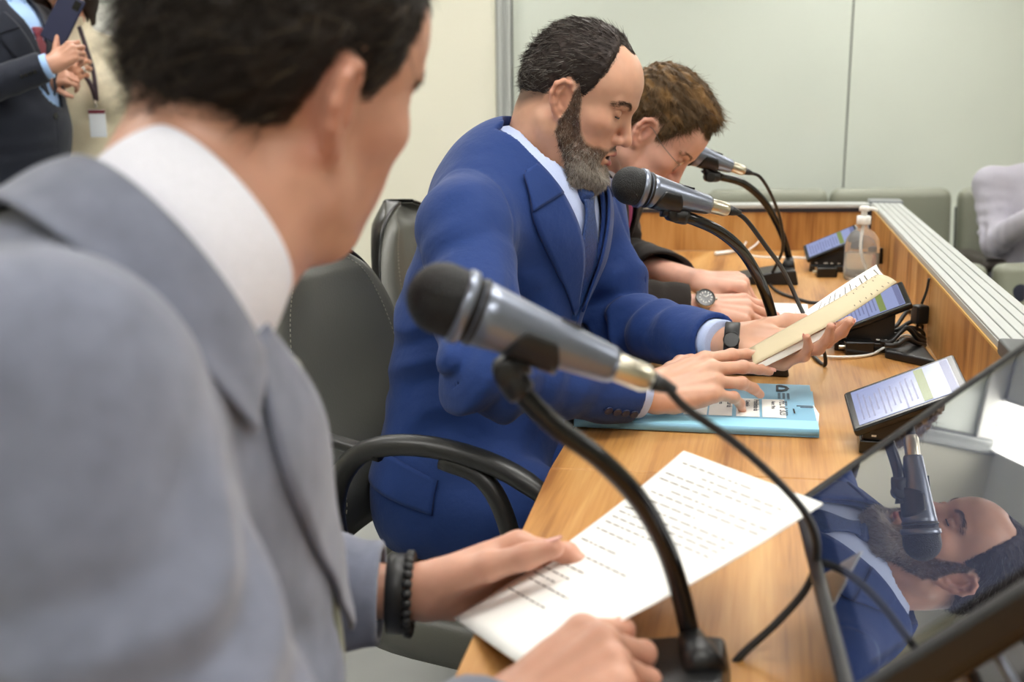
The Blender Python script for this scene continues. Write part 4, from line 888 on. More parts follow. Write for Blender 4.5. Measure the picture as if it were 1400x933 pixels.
def make_hair(H, E, parent, col, thick=.012, top=.022, n=9000, seed=1, L=.026, flow=None, wave=.003, colfn=None, name='hair', lift=.09, r=.00045, h=.0028, amp=.0012):
    rs = np.random.RandomState(seed)
    def tfun(q, g): return (thick+(top-thick)*np.clip((q[:, 2]-.06)/.06, 0, 1))*np.clip(g/.03, 0, 1)**1.25
    def f(p):
        q = H.loc(p); g = hair_g(q, E); d = head_sdf(q, {**H.o, 'noears': 1})
        nz = noise(q*np.array([55, 150, 150], f32))*wave+noise(q*np.array([150, 420, 420], f32))*amp
        return np.maximum(d-tfun(q, g)-nz*np.clip(g/.01, 0, 1), np.maximum(-g, .045-np.sqrt(((q-np.array([0, 0, .045], f32))**2).sum(1))))*H.k
    v, q = mesh_sdf(f, H.c-.17, H.c+.17, h)
    base = np.tile(np.array(col), (len(v), 1))
    lq = H.loc(v); t = noise(lq*np.array([60, 200, 200], f32))*.3+noise(lq*np.array([200, 700, 700], f32))*.25; base = base*(1+t)[:, None]
    o = None
    pts = surf_samples(v, q, n, rs); nv = grad(f, pts); ql = H.loc(pts); g = hair_g(ql, E)
    fl = flow(ql) if flow else np.stack([-np.ones(len(ql)), 0*ql[:, 0], -.6*np.ones(len(ql))], 1)
    fl = fl+np.stack([noise(ql*38), noise(ql*38+9), noise(ql*38+21)], 1)*.45
    fw_ = fl@H.R.T; fw_ /= np.linalg.norm(fw_, axis=1)[:, None]
    sv, sq = strands(pts-nv*.001, nv, fw_, L*np.clip(g/.02, .35, 1), r, lift, rs)
    sc = np.tile(np.array(col), (n, 1))*(1+rs.randn(n)*.28+noise(ql*40)*.25)[:, None].clip(.3, 2)
    if colfn: base = colfn(lq, base, None); sc = colfn(ql, sc, rs)
    ed_ = np.where(g < .016)[0]; ed_ = np.tile(ed_, 2); pe_ = snap(H.skull, (pts[ed_]+rs.randn(len(ed_), 3)*.0042).astype(f32), 0., 4); ne = grad(H.skull, pe_); qe = H.loc(pe_); keep = hair_g(qe, E) > -.0055-.003*rs.rand(len(qe)); pe_, ne, ed_ = pe_[keep], ne[keep], ed_[keep]
    v2, q2 = strands(pe_, ne, fw_[ed_], np.full(len(ed_), L*.45), r*.8, lift*.7, rs); sv, sq, sc = np.concatenate([sv, v2]), np.concatenate([sq, q2+len(sv)]), np.concatenate([sc, sc[ed_]])
    o = mesh_np(name, np.concatenate([v, sv]), np.concatenate([q, sq+len(v)]), M['strand'], parent, cols=np.concatenate([base, np.repeat(sc, 15, 0)]).clip(0, 1))
    return o
def make_strip_hair(name, H, pts, n, L, col, parent, seed=3, flow=(0, 0, 1), r=.0003, spread=.003, lift=.35, f=None):
    """eyebrows: strands along a path in head space, both sides when the path is given for one"""
    rs = np.random.RandomState(seed); P = catmull(pts, n); P = P+rs.randn(n, 3)*np.array([.3, .6, 1])*spread; W = H.W(P).astype(f32); W = snap(f, W, 0., 4); nv = grad(f, W)
    T = np.gradient(catmull(pts, n), axis=0); T /= np.linalg.norm(T, axis=1)[:, None]; fl = (T*.9+np.array(flow)*.35)@H.R.T
    sv, sq = strands(W, nv, fl, L, r, lift, rs, seg=3, jit=.2); sc = np.tile(np.array(col), (n, 1))*(1+rs.randn(n)*.2)[:, None].clip(.4, 1.6)
    return sv, sq, np.repeat(sc, 12, 0)
def join_np(name, parts, mt, parent):
    V_, Q_, C_, b = [], [], [], 0
    for v, q, c in parts: V_.append(v); Q_.append(q+b); C_.append(c); b += len(v)
    return mesh_np(name, np.concatenate(V_), np.concatenate(Q_), mt, parent, cols=np.concatenate(C_).clip(0, 1))
def skin_cols(v, H, o, base, lipc=srgb(172, 96, 92), redc=srgb(196, 112, 92), extra=None, hands=()):
    q = H.loc(v.astype(f32)); lip, red, lid, sk, mi = head_masks(q, H.o); near = (np.sqrt((q*q).sum(1)) < .2)
    c = np.tile(np.asarray(base, float), (len(v), 1)); c = lerp3(c, np.array(redc), .45*red*near); c = lerp3(c, np.array(lipc), lip*near); c = lerp3(c, np.array((.06, .02, .018)), mi*near)
    c = c*(1+.05*noise(v.astype(f32)*60)+.03*noise(v.astype(f32)*160))[:, None]
    for Hd in hands:                                          # knuckles and finger ends are pinker
        for pts, rs in Hd['fing']+[Hd['thumb']]:
            for k in (1, 2, 3):
                m = np.clip(1-np.sqrt(((v-pts[k])**2).sum(1))/(.016*Hd['s']), 0, 1); c = lerp3(c, np.array(redc), .32*m)
    if extra is not None: c = extra(q, c, near)
    return c.clip(0, 1)
def nails(Hd, parent, col, which=None, lift=.0):
    o = []
    for k, (pts, rs) in enumerate(Hd['fing']+[Hd['thumb']]):
        if which is not None and k not in which: continue
        a, b = np.asarray(pts[-2]), np.asarray(pts[-1]); d = nrm(b-a); n0 = Hd['R'][:, 2] if k < 4 else nrm(Hd['R'][:, 2]*.75+Hd['R'][:, 1]*.5)
        nn = nrm(n0-d*(n0@d)); w = np.cross(d, nn); r = rs[-1]; c = b+d*r*.05; G = []
        for i in range(7):
            u = -1+i/3; G.append([c+d*(u*r*.95)+(math.sin(t)*w*r*.86*(1-.12*u*u)+math.cos(t)*nn*r*1.06) for t in np.linspace(-.85, .85, 9)])
        o.append(MB().grid(G).build('nail', M['nail'], parent, smooth=True, solid=.0005))
    return o
M['nail'] = mat('finger_nail', srgb(226, 172, 158), .25)
def shell_mesh(name, out, thick, cut, lo, hi, h, mt, parent):
    """cloth of some thickness: out = solid, cut = half space or region removed"""
    thick = max(thick, 2.3*h)
    def f(p): d = out(p); return smax(np.maximum(d, -(d+thick)), cut(p), .003)
    v, q = mesh_sdf(f, lo, hi, h); return mesh_np(name, v, q, mt, parent), f
def collar(name, c, axis, fwd, mt, parent, rt, rb, ht, hb, open_deg=16, pts=0., thick=.0022, n=64, el=1.0, fdrop=.0, spread=1., m=9, roll=.006, bottom=None):
    """fold-down collar: rt/rb = (back, front) radii of the upper and lower edge, ht/hb = (back, front) heights along axis; pts lengthens the front corners"""
    a = nrm(axis); f_ = np.asarray(fwd, float); f_ = nrm(f_-a*(f_@a)); l_ = np.cross(a, f_); G = []
    for i in range(n+1):
        s = -1+2*i/n; ph = s*(180-open_deg)*D2R; t = (1-math.cos(ph))/2; e = abs(s)**6
        d = -math.cos(ph)*f_*el+math.sin(ph)*l_; row = []
        r1 = rt[0]+(rt[1]-rt[0])*t; r0 = rb[0]+(rb[1]-rb[0])*t; h1 = ht[0]+(ht[1]-ht[0])*t; h0 = hb[0]+(hb[1]-hb[0])*t-pts*e
        for j in range(m+1):
            u = j/m; r = r1+(r0-r1)*u**1.3; h = h1+(h0-h1)*u; bow = roll*math.sin(math.pi*min(1, u*1.3)) if u < .77 else 0
            row.append(np.asarray(c)+a*(h+bow*.35)+d*(r+bow*.5)-l_*math.copysign(spread*.012*e*u, s)*-1)
        # inner stand
        G.append([np.asarray(c)+a*(h1-.03)+d*(r1-.003), np.asarray(c)+a*(h1-.004)+d*(r1-.002)]+row)
    o = MB().grid(G).build(name, mt, parent, smooth=True, solid=thick, sub=1); return o
def patch(name, f, A, B, d, mt, parent, off=.004, thick=.003, n=24, m=8, start=.35, off2=None):
    """cloth patch between two curves (3-D), pushed along d onto the surface f = off"""
    A, B = catmull(A, n), catmull(B, n); d = nrm(d)
    P = np.array([[A[i]*(1-j/m)+B[i]*(j/m) for j in range(m+1)] for i in range(n)]); s = P.reshape(-1, 3)-d*start
    o_ = np.tile(np.linspace(off if off2 is None else off2, off, m+1), n)
    Q = s.astype(f32)
    for _ in range(70): Q = Q+((f(Q)-o_)*.8)[:, None]*d.astype(f32)
    G = Q.reshape(n, m+1, 3)
    return MB().grid(G).build(name, mt, parent, smooth=True, solid=thick, offset=1. if False else 0), G
def ring(name, c, ax, r0, r1, w, mt, parent, flat=None, seg=40):
    """band around a limb"""
    ax = nrm(ax); u = nrm(np.cross(ax, (0, .2, 1))) if flat is None else nrm(flat); u = nrm(u-ax*(u@ax)); v = np.cross(ax, u); G = []
    for i in range(seg):
        t = 2*math.pi*i/seg; d = u*math.cos(t)*r0+v*math.sin(t)*r1; e = nrm(d); G.append([c+ax*w*a+d+e*b for a, b in ((-1, 0), (-.9, .0016), (.9, .0016), (1, 0))])
    G.append(G[0]); return MB().grid(G).build(name, mt, parent, smooth=True, solid=.0015)
def folds(p, c, d, lam, amp, rad, seed=0.):
    r = np.sqrt(((p-np.asarray(c, f32))**2).sum(1)); m = np.exp(-(r/rad)**2); dd = nrm(d); sk_ = nrm(np.cross(dd, (.3, .5, .8))); t = (p-np.asarray(c, f32))@np.asarray(nrm(dd+.55*sk_*math.cos(seed*1.7)), f32)
    s_ = np.sin(t*6.283/lam+4.2*noise(p*9+seed)+seed); return amp*m*(s_*np.abs(s_)**.3)*(.45+.9*np.clip(noise(p*15+seed*3)+.35, 0, 1))
# ------------------------------------------------------------------ a seated man in shirt, tie and jacket
def cloth(name, c, rough=.75, sc=1., var=.06, folds_=.25): return mat(name, c, rough, spec=.25, sheen=.10, bump=[('noise', 900*sc, .25, .0008), ('noise', 26, folds_, .006)], vary=(420*sc, var, 2))
def hand_frame(F, N, left):
    F = nrm(F); N = np.asarray(N, float); N = nrm(N-F*(N@F)); T = np.cross(N, F); T = -T if left else T
    return np.stack([F, T, N], 1)
def buttons(c, ax, nn, k, r, sp, mt, par):
    for i in range(k): MB().lathe(c+ax*(sp*(i-(k-1)/2)), nn, [(0, r), (.0015, r*1.02), (.0025, r*.85), (.0018, r*.6), (.0018, .0001)], 20).build('button', mt, par, smooth=True)
class Suit:
    def __init__(s, **k):
        s.__dict__.update(k); s.f = np.array([math.cos(s.yaw*D2R), math.sin(s.yaw*D2R), 0]); s.l = np.array([-s.f[1], s.f[0], 0])
        for n_ in ('ch', 'wa', 'hi', 'sR', 'sL', 'eR', 'wR', 'eL', 'wL', 'nk'): setattr(s, n_, np.asarray(getattr(s, n_), float))
        cy_ = k.get('cyaw', s.yaw)*D2R; s.cf = np.array([math.cos(cy_), math.sin(cy_), 0]); s.nax = nrm(np.array([0, 0, math.cos(s.lean*D2R)])+s.cf*math.sin(s.lean*D2R))
        s.rt = k.get('rt', (.186, .172, .190)); s.sr = k.get('sr', (.068, .060, .046)); s.off = k.get('off', .010)
    def lp(s, la, z): return s.ch+s.l*la+np.array([0, 0, z])       # z measured from the chest centre
    def torso(s, p):
        a, b, c = s.rt; d = src(p, s.ch, s.wa, a, b, s.f, 1.32); d = smin(d, src(p, s.wa, s.hi, b, c, s.f, 1.30), .04)
        if 'skirt' in s.__dict__: d = smin(d, rc(p, s.hi-s.l*.10+s.f*.02-[0, 0, .0], s.hi-s.l*.105+s.f*.16-[0, 0, .005], .104, .100), .06)
        for S_ in (s.sR, s.sL): d = smin(d, rc(p, s.nk-s.nax*.080, S_+np.array([0, 0, .004]), .062, .064), .06)
        return d
    def tj(s, p):
        d = s.torso(p)+folds(p, s.wa-s.l*.15, np.array([.35, 0, 1.]), .080, .0042, .17, 7.)+folds(p, s.sR*.75+s.ch*.25-np.array([0, 0, .10]), s.f*.7+np.array([0, 0, .7]), .060, .0055, .09, 9.)+.0030*noise(p*9)+.0012*noise(p*22)
        return d
    def arm(s, p, S_, E_, W_, sd):
        a = rcl(p, [S_, E_], s.sr[:2], .02); a = smin(a, rc(p, E_, W_, s.sr[1]*.98, s.sr[2]), .03)
        return a+folds(p, E_, W_-E_, .055, .0115, .12, sd)+folds(p, E_+(S_-E_)*.4, S_-E_, .070, .0090, .12, sd+1)+folds(p, W_-nrm(W_-E_)*.1, W_-E_, .075, .0035, .08, sd+4)+.0018*noise(p*16+sd)
    def jack(s, p):
        d = smin(s.tj(p), np.minimum(s.arm(p, s.sR, s.eR, s.wR, 1.), s.arm(p, s.sL, s.eL, s.wL, 3.)), .034)
        for S_, sg in ((s.sR, -1), (s.sL, 1)):                       # armhole seam
            n_ = nrm(s.l*sg*.95+np.array([0, 0, .3])); q = p-(S_-s.l*sg*.012).astype(f32); d = d+.0028*np.exp(-((q@n_.astype(f32))/.0045)**2)*np.exp(-((q*q).sum(1)/.11**2))
        return d
    def cut(s, p):
        q = p-s.ch.astype(f32); la = q@s.l.astype(f32); fo = q@s.f.astype(f32); z = q[:, 2]
        hw = np.interp(z, [-.49, -.36, -.15, -.04, .06, .13], s.vee)
        c = np.minimum(np.maximum(np.abs(la-s.off)-hw, .015-fo), rc(p, s.nk-s.nax*.045+s.cf*.006, s.nk+s.nax*.14+s.cf*.006, *s.__dict__.get('ncut', (.090, .10))))
        for E_, W_ in ((s.eR, s.wR), (s.eL, s.wL)):
            ax = nrm(W_-E_).astype(f32); c = np.minimum(c, np.maximum(-((p-(W_-ax*.012).astype(f32))@ax), np.sqrt(((p-W_.astype(f32))**2).sum(1))-.10))
        return -np.minimum(c, p[:, 2]-s.hem)
    def body(s, p):
        H = s.H; d = H.sdf(p); d = smin(d, rc(p, H.W((-.035, 0, -.045)), s.nk-s.nax*.03, .054*s.nr, .056*s.nr), .02)
        for g in (-1, 1): d = smin(d, rc(p, H.W((-.02, g*.055, -.045)), s.nk+s.f*.045+s.l*g*.02-np.array([0, 0, .02]), .011, .011), .02)
        d = smin(d, uni([src(p, s.ch, s.wa, .13, .12, s.f, 1.3), rc(p, s.wa, s.hi, .10, .11), rc(p, s.sR, s.sL, .045, .045)], .03), .03)
        for S_, E_, W_, Hd in ((s.sR, s.eR, s.wR, s.hR), (s.sL, s.eL, s.wL, s.hL)):
            d = smin(d, rcl(p, [S_, E_], [.042, .036], .01), .02); d = smin(d, src(p, E_, Hd['wrist']+Hd['R'][:, 0]*.006, .036, .0285, Hd['R'][:, 2], 1.25), .012); d = smin(d, hand_sdf(p, Hd), .014)
        return d
    def dress(s, parent, jm, sm, tm, lo, hi, h=.0034, btn=None, tie=((-.004, .030), (-.006, .022), (-.026, .034), (-.036, .046), (-.030, .050)), cuffs=True, lapel_w=1., legs=True, shoe=M['shell']):
        s.J, _ = shell_mesh('jacket', s.jack, .009, s.cut, lo, hi, h, jm, parent)
        sf = lambda p: s.torso(p)+.014
        def sc_(p): q = p-s.ch.astype(f32); return np.maximum(np.maximum(s.hem+.01-p[:, 2], np.abs(q@s.l.astype(f32))-.15), -rc(p, s.nk-s.nax*.03, s.nk+s.nax*.1, .059*s.nr, .056*s.nr))
        v, q = mesh_sdf(lambda p: np.maximum(sf(p), sc_(p)), lo, hi, .005); mesh_np('shirt', v, q, sm, parent)
        k = s.nr
        s.C = collar('shirt_collar', s.nk, s.nax, s.cf, sm, parent, (.063*k, .064*k), (.073*k, .082*k), s.__dict__.get('cht', (.040, .030)), s.__dict__.get('chb', (-.012, -.016)), 14, .036, el=1.0)
        if tm is not None:
            zz = s.__dict__.get('tz') or (.055, .030, -.03, -.13, -.25); tk, G = patch('tie', sf, [s.lp(a+s.off-.012, z) for (a, b), z in zip(tie, zz)], [s.lp(b+s.off-.012, z) for (a, b), z in zip(tie, zz)], -s.f, tm, parent, off=.010, thick=.004, off2=.010)
            kx = G[0].mean(0); MB().lathe(kx+np.array([0, 0, .016])-s.f*.006, nrm(-s.nax+s.f*.15), [(0, .012), (.004, .0175), (.030, .0125), (.040, .010)], 24).build('knot', tm, tk, smooth=True)
        o = s.off; w_ = lapel_w; lf = s.__dict__.get('leaf', True)
        for g in (-1, 1):
            patch('lapel', s.tj, [s.lp(o+g*.100, .115), s.lp(o+g*.076, .065), s.lp(o+g*.038, -.02), s.lp(o+g*.013, -.13)], [s.lp(o+g*.124*w_, .105), s.lp(o+g*.142*w_, .035), s.lp(o+g*.098*w_, -.04), s.lp(o+g*.016, -.135)], -s.f, jm, s.J, off=.004, thick=.004, off2=.007, n=30)
            if lf: patch('collar_leaf', s.tj, [s.lp(o+g*.108, .115), s.lp(o+g*.096, .098), s.lp(o+g*.080, .070)], [s.lp(o+g*.134, .100), s.lp(o+g*.140, .075), s.lp(o+g*.144*w_, .045)], -s.f, jm, s.J, off=.007, thick=.004, off2=.010, n=14)
        collar('jacket_collar', s.nk, s.nax, s.cf, jm, s.J, (.082, .092), (.100, .122), s.__dict__.get('jht', (.008, -.020)), s.__dict__.get('jhb', (-.046, -.062)), 58, 0, el=1.0, thick=.004)
        if cuffs:
            for W_, E_ in ((s.wR, s.eR), (s.wL, s.eL)):
                ax = nrm(W_-E_); r = s.sr[2]-.010; MB().lathe(W_-ax*.03, ax, [(0, r), (.018, r), (.034, r+.0005), (.0345, r-.002)], 36).build('shirt_cuff', sm, parent, smooth=True, solid=.0015)
        if legs:
            hi, f, l = s.hi, s.f, s.l; kz = np.array([0, 0, .545-hi[2]]); R_ = s.__dict__.get('leg', .40)
            def tr(p):
                d = uni([rc(p, hi+l*g*.09, hi+l*g*.105+f*R_+kz, .088, .072) for g in (-1, 1)], .03)
                return smin(d, uni([rc(p, hi+l*g*.105+f*R_+kz, hi+l*g*.105+f*(R_+.03)+[0, 0, .10-hi[2]], .070, .05) for g in (-1, 1)], .01), .02)
            c = hi+f*.25; v, q = mesh_sdf(tr, np.array([c[0]-.5, c[1]-.5, .02]), np.array([c[0]+.5, c[1]+.5, .75]), .009); mesh_np('trousers', v, q, s.__dict__.get('trm', jm), parent)
            for g in (-.105, .105):
                c = hi+l*g+f*(R_+.03); c = np.array([c[0], c[1], .045])
                sh = lambda p: np.maximum(smin(src(p, c, c+f*.17, .042, .040, np.array([0, 0, 1.]), 1.15), rc(p, c, c+[0, 0, .055], .042, .045), .02), .004-p[:, 2])
                v, q = mesh_sdf(sh, c-[.27, .27, .05], c+[.27, .27, .2], .007); mesh_np('shoe', v, q, shoe, parent)
def grey(frac, lo, hi):
    def fn(q, c, rs):
        if rs is None: return c
        g = rs.rand(len(c)) < frac(q); c = c.copy(); c[g] = np.array(lo)+(np.array(hi)-np.array(lo))*rs.rand(g.sum(), 1); return c
    return fn
# ------------------------------------------------------------------ the man in the blue suit
M['blue_cloth'] = cloth('blue_cotton_twill', srgb(30, 57, 116), folds_=.5); M['shirt_blue'] = cloth('pale_blue_shirt', srgb(190, 204, 240), .7)
B = thing('person', 'bearded man in a blue suit and tie, reading papers into a microphone', 'person')
hB = Head((.104, 1.80, 1.196), -17, 27, 0, .915, open=.0065, jaw=1.03)
wR, wL = aty(872, 537, 1.515), aty(985, 469, 1.685); eR, eL = np.array([-.035, 1.43, .845]), np.array([.20, 1.93, .80])
HRB = hand_prims(wR+nrm(wR-eR)*.018, hand_frame((.93, .12, .28), (-.25, -.62, .75), False), dict(fingers=[(3, 18, 8, 6), (0, 22, 12, 8), (-3, 28, 22, 12), (-5, 34, 30, 15)], thumb=(42, 30, 0, 15)), 1.02)
HLB = hand_prims(wL+nrm(wL-eL)*.018, hand_frame((.93, -.22, -.02), (-.05, .55, -.83), True), dict(fingers=[(4, 8, 22, 15), (0, 18, 30, 20), (-3, 26, 38, 22), (-7, 34, 42, 25)], thumb=(34, -8, 0, 12)), 1.02)
sB = Suit(yaw=-33, lean=37, ch=(.010, 1.825, .99), wa=(-.045, 1.825, .80), hi=(-.075, 1.80, .56), sR=(-.068, 1.635, 1.012), sL=(.135, 2.00, 1.0), eR=eR, wR=wR, eL=eL, wL=wL, nk=(.048, 1.815, 1.098), nr=1., H=hB, hR=HRB, hL=HLB, vee=[.055, .012, .012, .036, .070, .092], hem=.490, skirt=1)
def beard_w(q):
    x, y, z = q.T; ay = np.abs(y)
    zc = np.interp(x, [-.03, .005, .018, .032, .046, .060, .075, .085], [.0, .045, .034, -.004, -.030, -.042, -.043, -.040])
    w = np.clip((zc-z)/.008, 0, 1)*np.clip((x-np.interp(z, [-.115, -.09, -.07, -.05, -.02, .05], [.056, .040, .020, .004, .0, .006]))/.006, 0, 1)*np.clip((z+.135)/.012, 0, 1)
    mz = -.0535; qq = np.stack([x, ay, z], 1)
    lips = ell(q, (.095, 0, mz-.0055), (.032, .0235, .0190)); w = w*np.clip(lips/.003, 0, 1)
    mus = np.clip(1-rc(qq, (.100, .003, mz+.0150), (.086, .029, mz+.004), .0050, .0050)/.003, 0, 1)*(z > mz+.0035)
    soul = np.clip(1-ell(q, (.094, 0, mz-.030), (.012, .012, .010))/.003, 0, 1)
    return np.maximum(np.maximum(w, mus), soul)*(ell(qq, (-.008, .082, 0), (.018, .02, .04)) > 0)
def solid_B(p):
    q = hB.loc(p); d = sB.body(p); m = np.sqrt((q*q).sum(1)) < .2
    if m.any():
        w = beard_w(q[m]); qm = q[m]; chin = np.clip((-.05-qm[:, 2])/.045, 0, 1); lipd = np.clip(ell(qm, (.097, 0, -.059), (.028, .0235, .0170))/.022, 0, 1); d[m] -= w*lipd*(.002+.013*chin*np.clip((qm[:, 0]-.03)/.04, .1, 1))+w*noise(qm*170)*.0014+w*noise(qm*60)*.0015
    return d
v, q = mesh_sdf(solid_B, (-.32, 1.30, .44), (.52, 2.15, 1.40), .0021)
skB = srgb(208, 160, 134)
EB = [(0, 55), (12, 53), (24, 64), (38, 63), (48, 50), (56, 28), (63, 4), (70, -14), (78, -18), (84, -6), (98, -6), (112, -16), (124, -42), (150, -50), (180, -50)]
def exB(q, c, near):
    w = beard_w(q)*near; chin = np.clip((-.060-q[:, 2])/.03, 0, 1)*np.clip((q[:, 0]-.045)/.03, 0, 1)
    bc = lerp3(np.tile(np.array(srgb(78, 62, 52)), (len(q), 1)), np.array(srgb(150, 142, 132)), chin); c = c*(1-w*.9)[:, None]+bc*(w*.9)[:, None]
    return lerp3(c, np.array(srgb(60, 46, 40)), .75*np.clip(hair_g(q, EB)/.014, 0, 1)*near)
bodyB = mesh_np('body', v, q, M['skin'], B, cols=skin_cols(v, hB, None, skB, extra=exB, hands=(HRB, HLB)))
nails(HRB, bodyB, None, (0, 1)); nails(HLB, bodyB, None, (0, 1, 2, 3, 4))
make_hair(hB, EB, B, srgb(46, 36, 32), thick=.0035, top=.009, n=15000, seed=4, L=.016, colfn=grey(lambda q: .12+.14*(q[:, 0] < 0), srgb(90, 84, 80), srgb(150, 146, 140)), wave=.002)
rs = np.random.RandomState(8); wv = beard_w(hB.loc(v.astype(f32)))*(np.linalg.norm(v-hB.c, axis=1) < .2)
pts = surf_samples(v, q, 15000, rs, wv); nv = grad(solid_B, pts); ql = hB.loc(pts); fl = np.stack([.25+0*ql[:, 0], np.sign(ql[:, 1])*-.1, -1+0*ql[:, 0]], 1)@hB.R.T
chin = np.clip((-.045-ql[:, 2])/.05, 0, 1); lipd = np.clip(ell(ql, (.097, 0, -.059), (.028, .0235, .0170))/.02, .25, 1); sv, sq = strands(pts-nv*.001, nv, fl, (.005+.007*chin)*lipd, .00030, .38, rs, jit=.4)
isg = rs.rand(len(pts)) < .30+.62*np.clip((ql[:, 0]-.035)/.04, 0, 1)*np.clip((-.045-ql[:, 2])/.03, 0, 1)
cc = np.where(isg[:, None], np.array(srgb(178, 170, 160))*(.6+.6*rs.rand(len(pts), 1)), np.array(srgb(66, 50, 38))*(.6+.9*rs.rand(len(pts), 1)))
mesh_np('beard', sv, sq, M['strand'], B, cols=np.repeat(cc, 15, 0).clip(0, 1))
M['lash'] = mat('dark_lashes', srgb(34, 26, 24), .6)
def brows(H, f, P, col, seed, lashes=True, n=330, L=.0062):
    for s in (-1, 1): join_np('eyebrow', [make_strip_hair('b', H, [(x, s*y, z) for x, y, z in ((.092, .012, .036), (.089, .026, .0405), (.082, .040, .0405), (.072, .050, .035))], n, L, col, P, seed=seed, flow=(0, 0, .2), f=f, spread=.0013, r=.00028, lift=.07)], M['strand'], P)
    if lashes:
        for s in (-1, 1):
            P_ = snap(f, H.W(catmull([(.0868, s*.0225, .0140), (.0890, s*.032, .0130), (.0840, s*.043, .0142)], 16)).astype(f32), .0004, 4); MB().tube(P_, .0011, 6).build('eyelashes', M['lash'], P, smooth=True)
brows(hB, sB.body, B, srgb(92, 72, 60), 3, n=240)
M['navy_tie'] = mat('dark_blue_tie_silk', srgb(38, 62, 112), .45, spec=.4, bump=[('voro', 260, .5, .001)], vary=(330, .35, 1))
sB.dress(B, M['blue_cloth'], M['shirt_blue'], M['navy_tie'], (-.36, 1.28, .47), (.50, 2.15, 1.24)); jB = sB.J
M['btn_blue'] = mat('dark_blue_button', srgb(22, 34, 70), .3)
axR = nrm(wR-eR); sd = np.array([.0, -.85, -.35]); sd = nrm(sd-axR*(sd@axR)); c = march(sB.jack, (wR-axR*.045+sd*.15)[None], -sd, .0005)[0]; buttons(c, axR, sd, 4, .0062, .0135, M['btn_blue'], jB)
pf_ = lambda la, f0, z: sB.hi+sB.l*la+sB.f*f0+np.array([0, 0, z-sB.hi[2]])
patch('pocket_flap', sB.jack, [pf_(-.25, -.075, .655), pf_(-.25, -.01, .650), pf_(-.25, .075, .630)], [pf_(-.25, -.085, .600), pf_(-.25, -.015, .592), pf_(-.25, .078, .580)], sB.l, M['blue_cloth'], jB, off=.003, thick=.003, start=.1)
patch('welt_pocket', sB.tj, [sB.lp(.085, -.025), sB.lp(.115, -.018), sB.lp(.150, -.005)], [sB.lp(.086, -.042), sB.lp(.116, -.035), sB.lp(.151, -.022)], -sB.f, M['blue_cloth'], jB, off=.003, thick=.003)
axL = HLB['R'][:, 0]; wc_ = HLB['wrist']+axL*.006
ring('watch_band', wc_, axL, .0315, .034, .011, M['rubber'], B, flat=HLB['R'][:, 2])
fd = np.array([-.15, -.85, .35]); face = wc_+nrm(fd-axL*(fd@axL))*.034; MB().lathe(face, face-wc_, [(0, .012), (.005, .0125), (.006, .011)], 28).build('watch_case', M['blackgloss'], B)
# ------------------------------------------------------------------ the man in glasses
M['brown_cloth'] = cloth('dark_brown_wool', srgb(44, 38, 35), .8); M['shirt_white'] = cloth('white_shirt', srgb(232, 234, 240), .7)
FA = thing('person', 'man in glasses and a dark brown suit, head bowed over the desk, magenta tie', 'person')
hF = Head((.290, 2.34, 1.127), -14, 50, 0, 1.0, jaw=.98, nose=.98)
wRf, wLf = aty(948, 420, 2.20), aty(948, 384, 2.36); eRf, eLf = np.array([.15, 2.20, .80]), np.array([.25, 2.72, .82])
HRF = hand_prims(wRf+nrm(wRf-eRf)*.014, hand_frame((.97, .05, -.03), (-.05, -.55, .83), False), dict(fingers=[(3, 22, 14, 8), (0, 26, 16, 8), (-3, 28, 18, 10), (-6, 32, 20, 12)], thumb=(34, 22, 0, 15)), 1.)
HLF = hand_prims(wLf+nrm(wLf-eLf)*.016, hand_frame((.93, -.22, .02), (.02, -.25, .97), True), dict(fingers=[(4, 62, 80, 40), (0, 64, 82, 40), (-3, 66, 82, 40), (-6, 68, 78, 40)], thumb=(30, 34, 0, 30)), 1.)
sF = Suit(yaw=-24, lean=46, ch=(.135, 2.49, .975), wa=(.06, 2.50, .78), hi=(.02, 2.50, .56), sR=(.075, 2.30, .985), sL=(.255, 2.68, .975), eR=eRf, wR=wRf, eL=eLf, wL=wLf, nk=(.205, 2.42, 1.065), nr=1., H=hF, hR=HRF, hL=HLF, vee=[.10, .07, .055, .060, .072, .09], hem=.505, leg=.36)
v, q = mesh_sdf(sF.body, (-.12, 2.05, .46), (.66, 2.85, 1.32), .0024)
EF = [(0, 33), (15, 31), (30, 34), (42, 38), (50, 30), (57, 12), (64, -6), (70, -20), (77, -20), (83, 2), (98, 3), (112, -14), (124, -44), (150, -52), (180, -52)]
bodyF = mesh_np('body', v, q, M['skin'], FA, cols=skin_cols(v, hF, None, srgb(222, 172, 150), hands=(HRF, HLF), extra=lambda q, c, near: lerp3(c, np.array(srgb(80, 60, 42)), .6*np.clip(hair_g(q, EF)/.012, 0, 1)*near)))
nails(HRF, bodyF, None, (0, 1, 2))
def flowF(q): return np.stack([.55+.3*(q[:, 2] > .07), -.35+0*q[:, 0], -.35-.6*(q[:, 2] < .06)], 1)
make_hair(hF, EF, FA, srgb(84, 64, 40), thick=.008, top=.020, n=12000, seed=12, L=.026, flow=flowF, wave=.006, amp=.0025, colfn=lambda q, c, rs: lerp3(c, np.array(srgb(140, 104, 58)), np.clip(noise(q*np.array([30, 80, 80], f32))*1.1, 0, .75)), lift=.05)
brows(hF, sF.body, FA, srgb(122, 90, 66), 5, n=200, L=.005)
M['plum_tie'] = mat('magenta_tie_silk', srgb(150, 52, 104), .45, bump=[('voro', 240, .5, .001)], vary=(300, .45, 1))
sF.dress(FA, M['brown_cloth'], M['shirt_white'], M['plum_tie'], (-.16, 2.02, .47), (.66, 2.90, 1.20), h=.004, cuffs=False)
